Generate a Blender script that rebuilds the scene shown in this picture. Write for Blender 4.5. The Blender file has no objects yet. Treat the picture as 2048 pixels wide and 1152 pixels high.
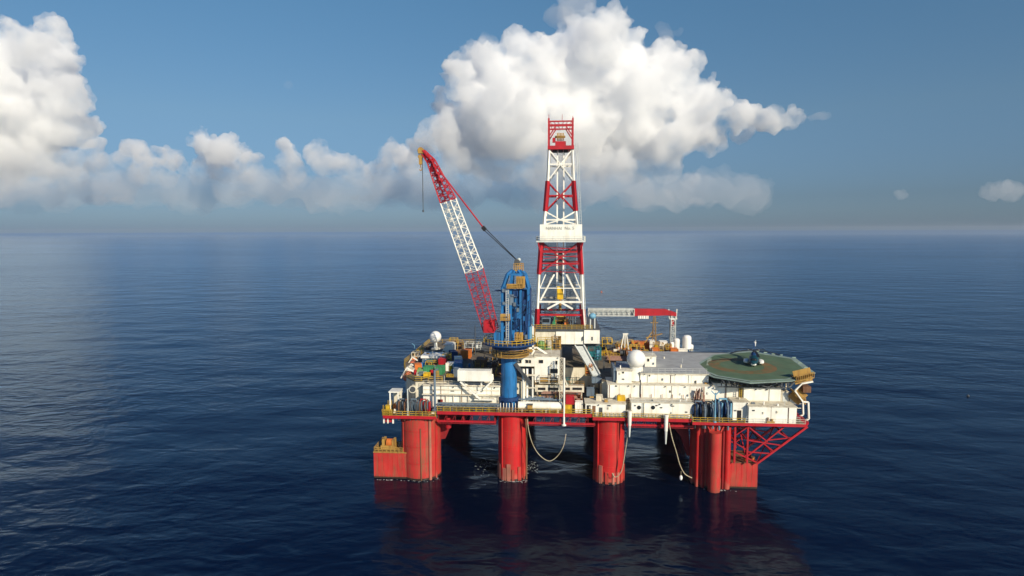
import bpy, bmesh, math, random
import numpy as np
from mathutils import Vector, Matrix, noise
R = math.radians
D = bpy.data
SC = bpy.context.scene
COL = SC.collection

# ------------------------------------------------------------------ camera
# world axes: X along the front of the platform, Y away from the camera, Z up, metres, sea level 0
CAM = Vector((36.40, -148.59, 63.0))
FPX, YAW, PITCH, ROLL = 1230.0, R(4.53), math.atan(114/1230.0), R(0.20)
cam = D.objects.new('camera', D.cameras.new('camera')); COL.objects.link(cam)
cam.data.sensor_width = 36.0
cam.data.lens = 36.0*FPX/2048
cam.data.clip_start = 1.0; cam.data.clip_end = 200000.0
MC = Matrix.Rotation(YAW, 4, 'Z') @ Matrix.Rotation(math.pi/2 - PITCH, 4, 'X') @ Matrix.Rotation(-ROLL, 4, 'Z')
cam.matrix_world = Matrix.Translation(CAM) @ MC
SC.camera = cam

# ------------------------------------------------------------------ light
SUN_AZ, SUN_EL = R(143), R(27)          # azimuth clockwise from +Y
SUN_DIR = Vector((math.sin(SUN_AZ)*math.cos(SUN_EL), math.cos(SUN_AZ)*math.cos(SUN_EL), math.sin(SUN_EL)))
w = D.worlds.new('World'); SC.world = w; w.use_nodes = True
nt = w.node_tree; nt.nodes.clear()
sky = nt.nodes.new('ShaderNodeTexSky'); sky.sky_type = 'NISHITA'; sky.sun_disc = False
sky.sun_elevation = SUN_EL; sky.sun_rotation = SUN_AZ
sky.altitude = 60; sky.air_density = 1.0; sky.dust_density = 0.8; sky.ozone_density = 2.5
bg = nt.nodes.new('ShaderNodeBackground'); bg.inputs[1].default_value = 0.085
wo = nt.nodes.new('ShaderNodeOutputWorld')
# humid tropical air: the lowest degrees of the sky are dull grey blue instead of white
tc = nt.nodes.new('ShaderNodeTexCoord'); sx = nt.nodes.new('ShaderNodeSeparateXYZ')
rp = nt.nodes.new('ShaderNodeValToRGB'); mx = nt.nodes.new('ShaderNodeMix'); mx.data_type = 'RGBA'; mx.blend_type = 'MULTIPLY'
mx.inputs[0].default_value = 1.0
nt.links.new(tc.outputs['Generated'], sx.inputs[0]); nt.links.new(sx.outputs[2], rp.inputs[0])
SKYTINT = [(0.0, (.42,.62,1.05)), (0.05, (.40,.53,.78)), (0.17, (.63,.77,.85)), (0.36, (.70,1.01,1.07)), (0.50, (.26,.66,1.08)), (0.8, (.20,.58,1.05))]
els = rp.color_ramp.elements
while len(els) < len(SKYTINT): els.new(0.5)
for e, (p, c) in zip(els, SKYTINT): e.position = p; e.color = (*c, 1)
nt.links.new(sky.outputs[0], mx.inputs[6]); nt.links.new(rp.outputs[0], mx.inputs[7])
nt.links.new(mx.outputs[2], bg.inputs[0]); nt.links.new(bg.outputs[0], wo.inputs[0])
sun = D.objects.new('sun', D.lights.new('sun', 'SUN')); COL.objects.link(sun)
sun.data.energy = 5.0; sun.data.angle = R(0.5); sun.data.color = (1.0, 0.885, 0.70)
sun.rotation_euler = (-SUN_DIR).to_track_quat('-Z', 'Y').to_euler()
sun.location = SUN_DIR*300
vs = SC.view_settings
vs.view_transform = 'Standard'; vs.look = 'None'; vs.exposure = 0.05; vs.gamma = 1.0; vs.use_curve_mapping = False
SC.cycles.use_denoising = True
SC.cycles.max_bounces = 26; SC.cycles.diffuse_bounces = 3; SC.cycles.glossy_bounces = 4
SC.cycles.volume_bounces = 24; SC.cycles.sample_clamp_indirect = 6.0

# ------------------------------------------------------------------ helpers
def ray(px, py):
    """direction from the camera through a pixel of the 2048x1152 photograph"""
    return (MC.to_3x3() @ Vector(((px-1024)/FPX, -(py-576)/FPX, -1.0)))
def at(px, py, v):
    """the point on the plane Y = v seen at that pixel, as (X, Z)"""
    d = ray(px, py); t = (v - CAM.y)/d.y
    return CAM.x + d.x*t, CAM.z + d.z*t
def gnd(px, py, z=0.0):
    d = ray(px, py); t = (z - CAM.z)/d.z
    return CAM.x + d.x*t, CAM.y + d.y*t
def tag(o, label=None, cat=None, group=None, kind=None):
    if label: o['label'] = label
    if cat: o['category'] = cat
    if group: o['group'] = group
    if kind: o['kind'] = kind
    return o
def new_mat(name):
    m = D.materials.new(name); m.use_nodes = True
    return m, m.node_tree, m.node_tree.nodes, m.node_tree.links, m.node_tree.nodes['Principled BSDF']

# ------------------------------------------------------------------ water
def make_water():
    m, t, N, L, p = new_mat('sea_water')
    geo = N.new('ShaderNodeNewGeometry')
    def noise_tex(scale, stretch=(1,1,1), detail=2.0, rough=0.5, rot=0.0, dist=0.0):
        mp = N.new('ShaderNodeMapping'); mp.inputs['Scale'].default_value = stretch; mp.inputs['Rotation'].default_value = (0,0,rot)
        L.new(geo.outputs['Position'], mp.inputs[0])
        n = N.new('ShaderNodeTexNoise'); n.inputs['Scale'].default_value = scale; n.inputs['Detail'].default_value = detail
        n.inputs['Roughness'].default_value = rough; n.inputs['Distortion'].default_value = dist
        L.new(mp.outputs[0], n.inputs[0]); return n.outputs[0]
    def math_(op, a, b=None, c=None):
        n = N.new('ShaderNodeMath'); n.operation = op
        for i, v in enumerate((a, b, c)):
            if v is None: continue
            if isinstance(v, (int, float)): n.inputs[i].default_value = v
            else: L.new(v, n.inputs[i])
        return n.outputs[0]
    swell = noise_tex(1/26.0, (0.55,1,1), 1.0, 0.4, R(-18))
    chop = noise_tex(1/6.5, (0.6,1,1), 2.0, 0.5, R(22), 0.4)
    rip = noise_tex(1/1.5, (0.7,1,1), 2.0, 0.55, R(-8))
    # gusts and slicks: patches of rougher and calmer water
    gust = noise_tex(1/240.0, (0.35,1,1), 3.0, 0.55, R(6), 0.5)
    mr = N.new('ShaderNodeMapRange'); mr.inputs[1].default_value = 0.36; mr.inputs[2].default_value = 0.66
    mr.inputs[3].default_value = 0.35; mr.inputs[4].default_value = 1.35
    L.new(gust, mr.inputs[0])
    # ripples ruffled round the columns
    sxyz = N.new('ShaderNodeSeparateXYZ'); L.new(geo.outputs['Position'], sxyz.inputs[0])
    # unresolved wavelets: nearly calm in the lee of the platform, rougher towards the horizon
    dv = N.new('ShaderNodeVectorMath'); dv.operation = 'DISTANCE'; L.new(geo.outputs['Position'], dv.inputs[0]); dv.inputs[1].default_value = (36, -15, 0)
    rr = N.new('ShaderNodeMapRange'); rr.inputs[1].default_value = 60; rr.inputs[2].default_value = 220
    rr.inputs[3].default_value = .17; rr.inputs[4].default_value = .21; L.new(dv.outputs['Value'], rr.inputs[0])
    # long bowed current line beyond the platform
    ax, ay = gnd(330, 606); bx, by = gnd(600, 597); cx, cy = gnd(870, 602)
    dd = 2*(ax*(by-cy)+bx*(cy-ay)+cx*(ay-by))
    ux = ((ax*ax+ay*ay)*(by-cy)+(bx*bx+by*by)*(cy-ay)+(cx*cx+cy*cy)*(ay-by))/dd
    uy = ((ax*ax+ay*ay)*(cx-bx)+(bx*bx+by*by)*(ax-cx)+(cx*cx+cy*cy)*(bx-ax))/dd
    rad = math.hypot(ax-ux, ay-uy)
    vd = N.new('ShaderNodeVectorMath'); vd.operation = 'DISTANCE'
    L.new(geo.outputs['Position'], vd.inputs[0]); vd.inputs[1].default_value = (ux, uy, 0)
    band = math_('ABSOLUTE', math_('SUBTRACT', vd.outputs['Value'], rad))
    bm = N.new('ShaderNodeMapRange'); bm.inputs[1].default_value = 0; bm.inputs[2].default_value = 5.0
    bm.inputs[3].default_value = 1.0; bm.inputs[4].default_value = 0.0; L.new(band, bm.inputs[0])
    xr = N.new('ShaderNodeMapRange'); xr.interpolation_type = 'SMOOTHSTEP'
    xr.inputs[1].default_value = ax-20; xr.inputs[2].default_value = ax+60; L.new(sxyz.outputs[0], xr.inputs[0])
    yr = N.new('ShaderNodeMapRange'); yr.inputs[1].default_value = 150; yr.inputs[2].default_value = 220; L.new(sxyz.outputs[1], yr.inputs[0])
    line = math_('MULTIPLY', math_('MULTIPLY', bm.outputs[0], xr.outputs[0]), yr.outputs[0])
    lee = N.new('ShaderNodeMapRange'); lee.inputs[1].default_value = 55; lee.inputs[2].default_value = 150
    lee.inputs[3].default_value = 1.0; lee.inputs[4].default_value = 1.7; L.new(dv.outputs['Value'], lee.inputs[0])
    amp = math_('ADD', math_('MULTIPLY', mr.outputs[0], lee.outputs[0]), math_('MULTIPLY', line, 1.6))
    h = math_('ADD', math_('MULTIPLY', swell, 1.5), math_('MULTIPLY', math_('ADD', math_('MULTIPLY', chop, 0.52), math_('MULTIPLY', rip, 0.085)), amp))
    b = N.new('ShaderNodeBump'); b.inputs['Strength'].default_value = 1.0; b.inputs['Distance'].default_value = 1.0
    L.new(h, b.inputs['Height'])
    # deep blue water body under a sky reflecting surface that drinks some of the red light
    N.remove(p); out = N['Material Output']
    df = N.new('ShaderNodeBsdfDiffuse'); df.inputs['Color'].default_value = (0.0004, 0.0034, 0.0155, 1)
    gl = N.new('ShaderNodeBsdfGlossy'); gl.inputs['Color'].default_value = (0.60, 0.75, 0.89, 1); L.new(rr.outputs[0], gl.inputs['Roughness'])
    fr = N.new('ShaderNodeFresnel'); fr.inputs['IOR'].default_value = 1.333
    mxs = N.new('ShaderNodeMixShader'); L.new(fr.outputs[0], mxs.inputs[0]); L.new(df.outputs[0], mxs.inputs[1]); L.new(gl.outputs[0], mxs.inputs[2])
    for nd in (gl, fr): L.new(b.outputs[0], nd.inputs['Normal'])
    L.new(mxs.outputs[0], out.inputs['Surface'])
    me = D.meshes.new('water'); bmw = bmesh.new()
    n = 96; vsx = [bmw.verts.new((36+90000*math.cos(2*math.pi*i/n), 90000*math.sin(2*math.pi*i/n), 0)) for i in range(n)]
    bmw.faces.new(vsx); bmw.to_mesh(me); bmw.free(); me.materials.append(m)
    o = D.objects.new('water', me); COL.objects.link(o); tag(o, 'deep blue calm open sea reaching to the horizon', 'sea', kind='structure')
make_water()

# ------------------------------------------------------------------ clouds
def cloud_mat(name, density, base=None, aniso=0.0, lo=.38, hi=.56, size=520.0, color=(.998,.983,.945)):
    """water droplets: thinner in the folds and towards the evaporating cloud base (z0, z1)"""
    m = D.materials.new(name); m.use_nodes = True; N = m.node_tree.nodes; L = m.node_tree.links; N.clear()
    out = N.new('ShaderNodeOutputMaterial'); v = N.new('ShaderNodeVolumeScatter')
    v.inputs['Color'].default_value = (*color, 1); v.inputs['Density'].default_value = density; v.inputs['Anisotropy'].default_value = aniso
    L.new(v.outputs[0], out.inputs['Volume'])
    if base:
        g = N.new('ShaderNodeNewGeometry')
        n = N.new('ShaderNodeTexNoise'); n.inputs['Scale'].default_value = 1/size; n.inputs['Detail'].default_value = 4.0; n.inputs['Roughness'].default_value = .6
        L.new(g.outputs['Position'], n.inputs[0])
        a = N.new('ShaderNodeMapRange'); a.inputs[1].default_value = lo; a.inputs[2].default_value = hi; L.new(n.outputs[0], a.inputs[0])
        s = N.new('ShaderNodeSeparateXYZ'); L.new(g.outputs['Position'], s.inputs[0])
        b = N.new('ShaderNodeMapRange'); b.inputs[1].default_value = base[0]; b.inputs[2].default_value = base[1]; L.new(s.outputs[2], b.inputs[0])
        b.inputs[3].default_value = 0.02
        p = N.new('ShaderNodeMath'); p.operation = 'POWER'; L.new(b.outputs[0], p.inputs[0]); p.inputs[1].default_value = 2.0
        k = N.new('ShaderNodeMath'); k.operation = 'MULTIPLY'; L.new(a.outputs[0], k.inputs[0]); L.new(p.outputs[0], k.inputs[1])
        q = N.new('ShaderNodeMath'); q.operation = 'MULTIPLY'; L.new(k.outputs[0], q.inputs[0]); q.inputs[1].default_value = density
        L.new(q.outputs[0], v.inputs['Density'])
    m.cycles.volume_step_rate = 1.0
    return m
CLOUD = cloud_mat('cloud_droplets', 0.0062, (350, 2000), lo=.35, hi=.60, size=560)
CLOUD_FAR = cloud_mat('cloud_droplets_distant', 0.004, (750, 2350))
CLOUD_LOW = cloud_mat('low_cloud_droplets', 0.0007)
CLOUD_THIN = cloud_mat('cloud_wisp_droplets', 0.0008); CLOUD_WISP = cloud_mat('cloud_streak_droplets', 0.0005)
CLOUD_STREAK = cloud_mat('flat_cloud_droplets', 0.00055)
CLOUD_MIST = cloud_mat('cloud_base_mist', 0.00034)
_b = bmesh.new(); bmesh.ops.create_icosphere(_b, subdivisions=2, radius=1.0); _b.verts.ensure_lookup_table()
ICO_V = np.array([tuple(v.co) for v in _b.verts]); ICO_F = np.array([[v.index for v in f.verts] for f in _b.faces]); _b.free()
def make_cloud(name, label, circles, dist, mat, seed, voxel, depth=0.8, kids=9, amp=1.0, flat=1.0, group=None, spread=0.25, loose=False, grand=0):
    rnd = random.Random(seed)
    VV, FF = [], []
    def ball(c, r):
        FF.append(ICO_F + len(VV)*len(ICO_V)); VV.append(ICO_V*(r, r, r*flat) + tuple(c))
    for (px, py, rp_) in circles:
        dd = dist*(1 + rnd.uniform(-spread, spread)*0.25)
        d = ray(px, py); c = CAM + d*dd; r = rp_/FPX*dd
        ball(c, r)
        for k in range(kids):
            q = Vector((rnd.gauss(0,1), rnd.gauss(0,1)*depth, abs(rnd.gauss(0,1))*0.9+rnd.gauss(0,.3))); q.normalize()
            kc = c + Vector((q.x, q.y, q.z*flat))*r*rnd.uniform(.72,.98); kr = r*rnd.uniform(.24,.46); ball(kc, kr)
            for g in range(grand):
                q2 = (q*.7 + Vector((rnd.gauss(0,1), rnd.gauss(0,1)*depth, rnd.gauss(.25,1)))).normalized()
                ball(kc + q2*kr*rnd.uniform(.8,1.05), kr*rnd.uniform(.25,.48))
    me = D.meshes.new(name); V_ = np.concatenate(VV); F_ = np.concatenate(FF)
    me.vertices.add(len(V_)); me.vertices.foreach_set('co', V_.astype(np.float32).ravel())
    me.loops.add(len(F_)*3); me.loops.foreach_set('vertex_index', F_.astype(np.int32).ravel())
    me.polygons.add(len(F_)); me.polygons.foreach_set('loop_start', np.arange(0, len(F_)*3, 3, dtype=np.int32)); me.update(calc_edges=True)
    o = D.objects.new(name, me); COL.objects.link(o)
    md = o.modifiers.new('r', 'REMESH'); md.mode = 'VOXEL'; md.voxel_size = voxel
    dg = bpy.context.evaluated_depsgraph_get()
    m2 = D.meshes.new_from_object(o.evaluated_get(dg)); o.modifiers.clear(); o.data = m2; m2.name = name; D.meshes.remove(me)
    off = Vector((seed*13.7, seed*7.1, 0)); s = dist/12000
    nrm = [v.normal.copy() for v in m2.vertices]
    for v, nn in zip(m2.vertices, nrm):
        co = v.co; h = 0.0
        for (L, A) in ((620, 150), (250, 70), (110, 40), (52, 26), (27, 13)):
            h += A*(0.75 - 1.9*abs(noise.noise(co/(L*s) + off)))
        v.co = co + nn*(amp*s*(h - 120))
    md = o.modifiers.new('r', 'REMESH'); md.mode = 'VOXEL'; md.voxel_size = voxel*.8     # closes folds the noise has made
    m3 = D.meshes.new_from_object(o.evaluated_get(bpy.context.evaluated_depsgraph_get())); o.modifiers.clear(); o.data = m3; D.meshes.remove(m2); m2 = m3; m2.name = name
    # keep the one connected body, drop loose crumbs
    bm = bmesh.new(); bm.from_mesh(m2); seen = set(); best = []
    for v in bm.verts:
        if v.index in seen: continue
        isl = []; st = [v]; seen.add(v.index)
        while st:
            q = st.pop(); isl.append(q)
            for e in q.link_edges:
                x = e.other_vert(q)
                if x.index not in seen: seen.add(x.index); st.append(x)
        if len(isl) > len(best): best = isl
    keep = set(v.index for v in best)
    if not loose: bmesh.ops.delete(bm, geom=[v for v in bm.verts if v.index not in keep], context='VERTS')
    bm.to_mesh(m2); bm.free(); m2.materials.clear()
    m2.materials.append(mat)
    for p in m2.polygons: p.use_smooth = True
    tag(o, label, 'cloud', group)
    return o
main = [(1200,80,58),(1140,100,50),(1062,60,28),(1045,105,42),(1100,120,45),(1255,125,48),(950,130,42),(985,118,38),(925,165,42),(1010,165,60),
 (1325,112,36),(1345,150,46),(1385,125,26),(1290,185,60),(1385,190,45),(1100,190,90),(1200,190,90),(960,215,60),(895,220,34),(868,196,13),(1030,245,78),
 (1150,260,85),(1280,250,75),(1385,240,55),(1440,215,32),(1480,236,32),(1520,236,30),(1555,240,26),(1585,239,22),(1612,236,17),(1636,234,12),(1340,295,45),(1420,275,36),(1480,262,22),
 (845,312,30),(905,325,42),(960,335,42),(1050,338,44),(1140,340,44),(1230,342,42),(1330,335,38),(880,270,44),(848,290,26),(930,290,58),(1000,310,65),(1090,320,65),(1200,310,65),(1270,335,48)]
left = [(105,90,42),(50,95,44),(5,95,46),(130,120,32),(80,160,70),(128,195,46),(165,205,26),(20,200,80),(60,260,80),(140,265,46),(80,310,55),(10,310,60),(60,345,50),(130,350,40),(-40,340,70),(150,320,34),(190,292,22),(-60,150,90),(-90,260,110)]

# humid air over the sea
def make_haze():
    m = D.materials.new('haze_air'); m.use_nodes = True; N = m.node_tree.nodes; N.clear()
    out = N.new('ShaderNodeOutputMaterial'); v = N.new('ShaderNodeVolumePrincipled')
    v.inputs['Color'].default_value = (.86, .92, 1.0, 1); v.inputs['Density'].default_value = 4.5e-5; v.inputs['Anisotropy'].default_value = .2
    m.node_tree.links.new(v.outputs[0], out.inputs['Volume'])
    bm = bmesh.new(); bmesh.ops.create_cube(bm, size=1.0, matrix=Matrix.Translation((36, 0, 53)) @ Matrix.Diagonal((19000, 19000, 108, 1)))
    me = D.meshes.new('haze'); bm.to_mesh(me); bm.free(); me.materials.append(m)
    o = D.objects.new('haze', me); COL.objects.link(o); tag(o, 'thin bluish sea haze', 'haze', kind='stuff')
make_haze()
make_cloud('cloud', 'huge towering white cumulus cloud behind the drilling derrick', main, 12000, CLOUD, 1, 27, grand=4)
make_cloud('cloud', 'tall white cumulus tower cut by the left edge of the picture', left, 12000, CLOUD, 2, 27, grand=4)
small = [
 ([(262,298,20),(248,320,24),(285,322,26),(312,312,22),(345,320,20),(362,330,18),(300,340,30),(335,348,28),(270,350,28),(230,345,30),(200,335,28),(210,310,16)], 'low pale cloud heap with three small bumps beside the tall left cloud'),
 ([(404,268,20),(410,292,26),(440,310,32),(455,284,20),(490,305,26),(503,328,24),(460,338,38),(420,335,28),(395,345,26),(500,350,24)], 'pale cumulus with a hooked left turret above the left horizon'),
 ([(563,268,19),(572,292,24),(578,325,28),(585,352,30),(602,366,26)], 'slim leaning cloud turret standing alone left of the crane boom'),
 ([(640,310,30),(655,335,34),(690,345,34),(620,350,30),(720,352,30)], 'faint round cloud between the slim turret and the crane boom'),
 ([(787,298,18),(772,314,18),(800,316,24),(818,328,28),(780,340,28),(750,345,24)], 'small cloud puff left of the crane boom tip'),
 ([(1380,366,22),(1420,372,24),(1340,376,24),(1300,380,20),(1455,378,20),(1490,377,17),(1512,371,15)], 'low pink cloud bank right of the derrick'),
 ([(1808,390,13),(1830,394,11),(1790,396,9)], 'small lone pink puff above the right horizon'),
 ([(2000,376,20),(2022,382,22),(1980,388,18),(1962,383,13)], 'small pink puff at the right edge of the picture')]
for i, (c, lb) in enumerate(small):
    make_cloud('cloud', lb, c, 17000, CLOUD_FAR if c[0][0] < 1700 else CLOUD_LOW, 10+i, 26, group='low clouds along the horizon', amp=.75)
# grey veil of the cloud bases
make_cloud('cloud_bank', 'grey bank of hazy cloud bases under the huge cumulus', [(x, 384+8*math.sin(x*.03), 54) for x in range(780, 1540, 40)], 16500, CLOUD_MIST, 31, 90, flat=.7, kids=6, amp=1.3)
make_cloud('cloud_bank', 'long low hazy cloud bank above the left horizon', [(x, 382+10*math.sin(x*.021), 54) for x in range(-160, 860, 40)], 18000, CLOUD_MIST, 32, 90, flat=.7, kids=6, amp=1.3)
make_cloud('cloud_wisp', 'thin veil of cloud above the top of the huge cumulus', [(1120,40,30),(1150,15,40),(1190,5,30)], 13500, CLOUD_THIN, 33, 60)
make_cloud('cloud_wisp', 'faint feathery streak right of the cumulus top', [(1270,50,20),(1300,62,22),(1330,70,22),(1360,62,16),(1378,42,12),(1395,25,9)], 14000, CLOUD_WISP, 34, 50)
make_cloud('cloud_wisp', 'small thin streak of cloud alone in the left sky', [(540+i*12, 158+i*3.4, 9-abs(i-3)*1.2) for i in range(8)], 14000, CLOUD_WISP, 35, 40, amp=.5)
make_cloud('cloud_wisp', 'thin pointed tail of cloud at the right end of the cumulus', [(1600+i*11, 236-i*.5, 17-i*1.7) for i in range(7)], 14000, CLOUD_THIN, 36, 40, amp=.5)

for i, (xs, y, r, lb) in enumerate((((10, 270, 26), 402, 17, 'flat pale cloud streak low under the tall left cloud'), ((330, 560, 30), 392, 15, 'flat hazy cloud streak under the hooked cloud and the slim turret'), ((620, 830, 30), 398, 15, 'flat hazy cloud streak left of the crane boom wire'), ((880, 1060, 26), 398, 17, 'flat pale cloud streak between crane boom and derrick'), ((1190, 1580, 34), 400, 15, 'flat hazy cloud streak right of the derrick above the horizon'))):
    make_cloud('cloud_streak', lb, [(x, y+4*math.sin(x*.05), r*(1+.3*math.sin(x*.11))) for x in range(*xs)], 18500, CLOUD_STREAK, 51+i, 55, flat=.5, kids=5, amp=.5, group='flat cloud streaks above the horizon')

# ------------------------------------------------------------------ paint
def paint(name, col, rough=.55, grime=None, amount=.35, scale=1.2, streak=True, metal=0.0, low=None):
    """painted steel: patches and vertical runs of grime or rust; low = (colour, z, amount): growth at the waterline"""
    m, t, N, L, p = new_mat(name)
    p.inputs['Roughness'].default_value = rough; p.inputs['Specular IOR Level'].default_value = .3; p.inputs['Metallic'].default_value = metal
    g = N.new('ShaderNodeNewGeometry')
    mp = N.new('ShaderNodeMapping'); mp.inputs['Scale'].default_value = (1, 1, .12) if streak else (1, 1, 1)
    L.new(g.outputs['Position'], mp.inputs[0])
    n = N.new('ShaderNodeTexNoise'); n.inputs['Scale'].default_value = scale; n.inputs['Detail'].default_value = 5; n.inputs['Roughness'].default_value = .65
    L.new(mp.outputs[0], n.inputs[0])
    r = N.new('ShaderNodeMapRange'); r.inputs[1].default_value = .45; r.inputs[2].default_value = .66; r.inputs[4].default_value = amount
    L.new(n.outputs[0], r.inputs[0])
    x = N.new('ShaderNodeMix'); x.data_type = 'RGBA'; L.new(r.outputs[0], x.inputs[0])
    x.inputs[6].default_value = (*col, 1); gc = grime or tuple(c*.45 for c in col); x.inputs[7].default_value = (*gc, 1)
    # uneven fading
    n2 = N.new('ShaderNodeTexNoise'); n2.inputs['Scale'].default_value = .33; n2.inputs['Detail'].default_value = 3; L.new(g.outputs['Position'], n2.inputs[0])
    h = N.new('ShaderNodeHueSaturation'); r2 = N.new('ShaderNodeMapRange'); r2.inputs[1].default_value = .3; r2.inputs[2].default_value = .7
    r2.inputs[3].default_value = .86; r2.inputs[4].default_value = 1.1; L.new(n2.outputs[0], r2.inputs[0]); L.new(r2.outputs[0], h.inputs['Value'])
    L.new(x.outputs[2], h.inputs['Color']); last = h.outputs[0]
    if low:
        c2, z, am = low
        mp3 = N.new('ShaderNodeMapping'); mp3.inputs['Scale'].default_value = (1.0, 1.0, .03); L.new(g.outputs['Position'], mp3.inputs[0])
        n3 = N.new('ShaderNodeTexNoise'); n3.inputs['Scale'].default_value = 1.0; n3.inputs['Detail'].default_value = 3; L.new(mp3.outputs[0], n3.inputs[0])
        s = N.new('ShaderNodeSeparateXYZ'); L.new(g.outputs['Position'], s.inputs[0])
        k = N.new('ShaderNodeMath'); k.operation = 'MULTIPLY_ADD'; L.new(n3.outputs[0], k.inputs[0]); k.inputs[1].default_value = z*2.6; k.inputs[2].default_value = -z*.65
        d = N.new('ShaderNodeMath'); d.operation = 'SUBTRACT'; L.new(k.outputs[0], d.inputs[0]); L.new(s.outputs[2], d.inputs[1])
        q = N.new('ShaderNodeMapRange'); q.inputs[1].default_value = -.3; q.inputs[2].default_value = .6; q.inputs[4].default_value = am; L.new(d.outputs[0], q.inputs[0])
        y = N.new('ShaderNodeMix'); y.data_type = 'RGBA'; L.new(q.outputs[0], y.inputs[0]); L.new(last, y.inputs[6]); y.inputs[7].default_value = (*c2, 1)
        last = y.outputs[2]
    L.new(last, p.inputs['Base Color'])
    return m
RUST = (.16, .065, .025)
M = dict(
 hull=paint('red_hull_paint', (.51,.014,.016), .5, (.25,.06,.04), .55, 1.3, low=((.40,.13,.09), 2.6, .55)),
 hull2=paint('faded_red_hull_paint', (.47,.034,.028), .55, (.23,.085,.045), .85, 1.2, low=((.20,.05,.035), 1.0, .7)),
 red=paint('red_deck_paint', (.42,.012,.022), .5, (.2,.02,.02), .5, 1.3),
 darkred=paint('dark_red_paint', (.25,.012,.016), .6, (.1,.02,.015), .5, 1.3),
 white=paint('white_paint', (.84,.82,.73), .5, (.58,.48,.34), .34, .8),
 cream=paint('cream_paint', (.70,.645,.51), .55, (.34,.26,.16), .55, .9),
 ivory=paint('radome_white', (.82,.80,.74), .45, (.7,.66,.58), .3, .5),
 grey=paint('grey_deck_coating', (.36,.365,.355), .8, (.29,.28,.26), .5, .35, False),
 dgrey=paint('dark_grey_steel', (.075,.082,.09), .6, (.03,.03,.03), .6, 1.1),
 bluegrey=paint('blue_grey_steel', (.14,.19,.24), .55, (.07,.07,.08), .6, 1.2),
 black=paint('black_steel', (.016,.017,.02), .5, (.03,.02,.015), .5, 1.5),
 blue=paint('crane_blue_paint', (.018,.15,.38), .5, (.02,.06,.13), .7, 1.2),
 dblue=paint('dark_blue_paint', (.012,.05,.16), .5, (.01,.02,.05), .6, .9),
 sky=paint('pale_blue_paint', (.16,.36,.50), .5, (.1,.16,.2), .5, 1.0),
 yellow=paint('yellow_rail_paint', (.50,.33,.035), .55, RUST, .6, 1.4),
 ochre=paint('ochre_paint', (.42,.25,.06), .6, RUST, .7, 1.2),
 brightyellow=paint('bright_yellow_paint', (.72,.45,.02), .5, RUST, .35, 1.2),
 orange=paint('orange_paint', (.62,.17,.03), .5, (.28,.09,.03), .5, 1.1),
 salmon=paint('salmon_lifeboat_paint', (.60,.17,.09), .45, (.4,.1,.06), .3, 1.0),
 green=paint('green_container_paint', (.05,.26,.11), .55, (.03,.1,.05), .5, 1.1),
 lime=paint('light_green_paint', (.25,.42,.14), .55, (.12,.2,.07), .5, 1.1),
 teal=paint('teal_paint', (.02,.16,.18), .5, (.01,.06,.07), .5, 1.1),
 deck=paint('worn_deck_plate', (.17,.145,.105), .8, (.08,.055,.035), .7, .5, False),
 rust=paint('rusty_steel', (.20,.10,.055), .8, (.09,.04,.02), .7, 1.2),
 pinkrust=paint('rusty_pink_pipework', (.34,.19,.14), .7, (.15,.08,.05), .7, 1.4),
 heligreen=paint('green_helideck_coating', (.085,.145,.082), .85, (.12,.135,.075), .6, .3, False),
 helirim=paint('grey_green_helideck_edge', (.25,.33,.28), .8, (.2,.24,.2), .6, .4, False),
 ring=paint('worn_brown_ring_marking', (.20,.115,.045), .8, (.085,.135,.06), .97, .5, False),
 mark=paint('faded_white_marking', (.42,.46,.36), .8, (.2,.26,.15), .6, .6, False),
 glass=paint('dark_window_glass', (.018,.022,.028), .12, (.03,.035,.04), .4, 1.0, False),
 rope=paint('weathered_hose', (.44,.37,.25), .7, (.2,.14,.08), .6, 2.0, False),
 latt=paint('pale_grey_lattice_paint', (.60,.62,.58), .5, (.35,.36,.33), .4, 1.2),
 letters=paint('grey_lettering', (.30,.32,.30), .6, (.4,.4,.36), .5, 2.0, False),
 growth=paint('dark_waterline_growth', (.035,.028,.02), .35, (.10,.03,.02), .6, 2.0, False),
 fender=paint('pale_salmon_fender_paint', (.46,.15,.11), .6, (.2,.12,.07), .8, 1.2),
 navy=paint('dark_teal_paint', (.008,.05,.07), .35, (.01,.03,.05), .4, 1.0),
 tyre=paint('black_rubber', (.012,.012,.013), .8, (.02,.02,.02), .4, 2.0, False),
)

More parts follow.
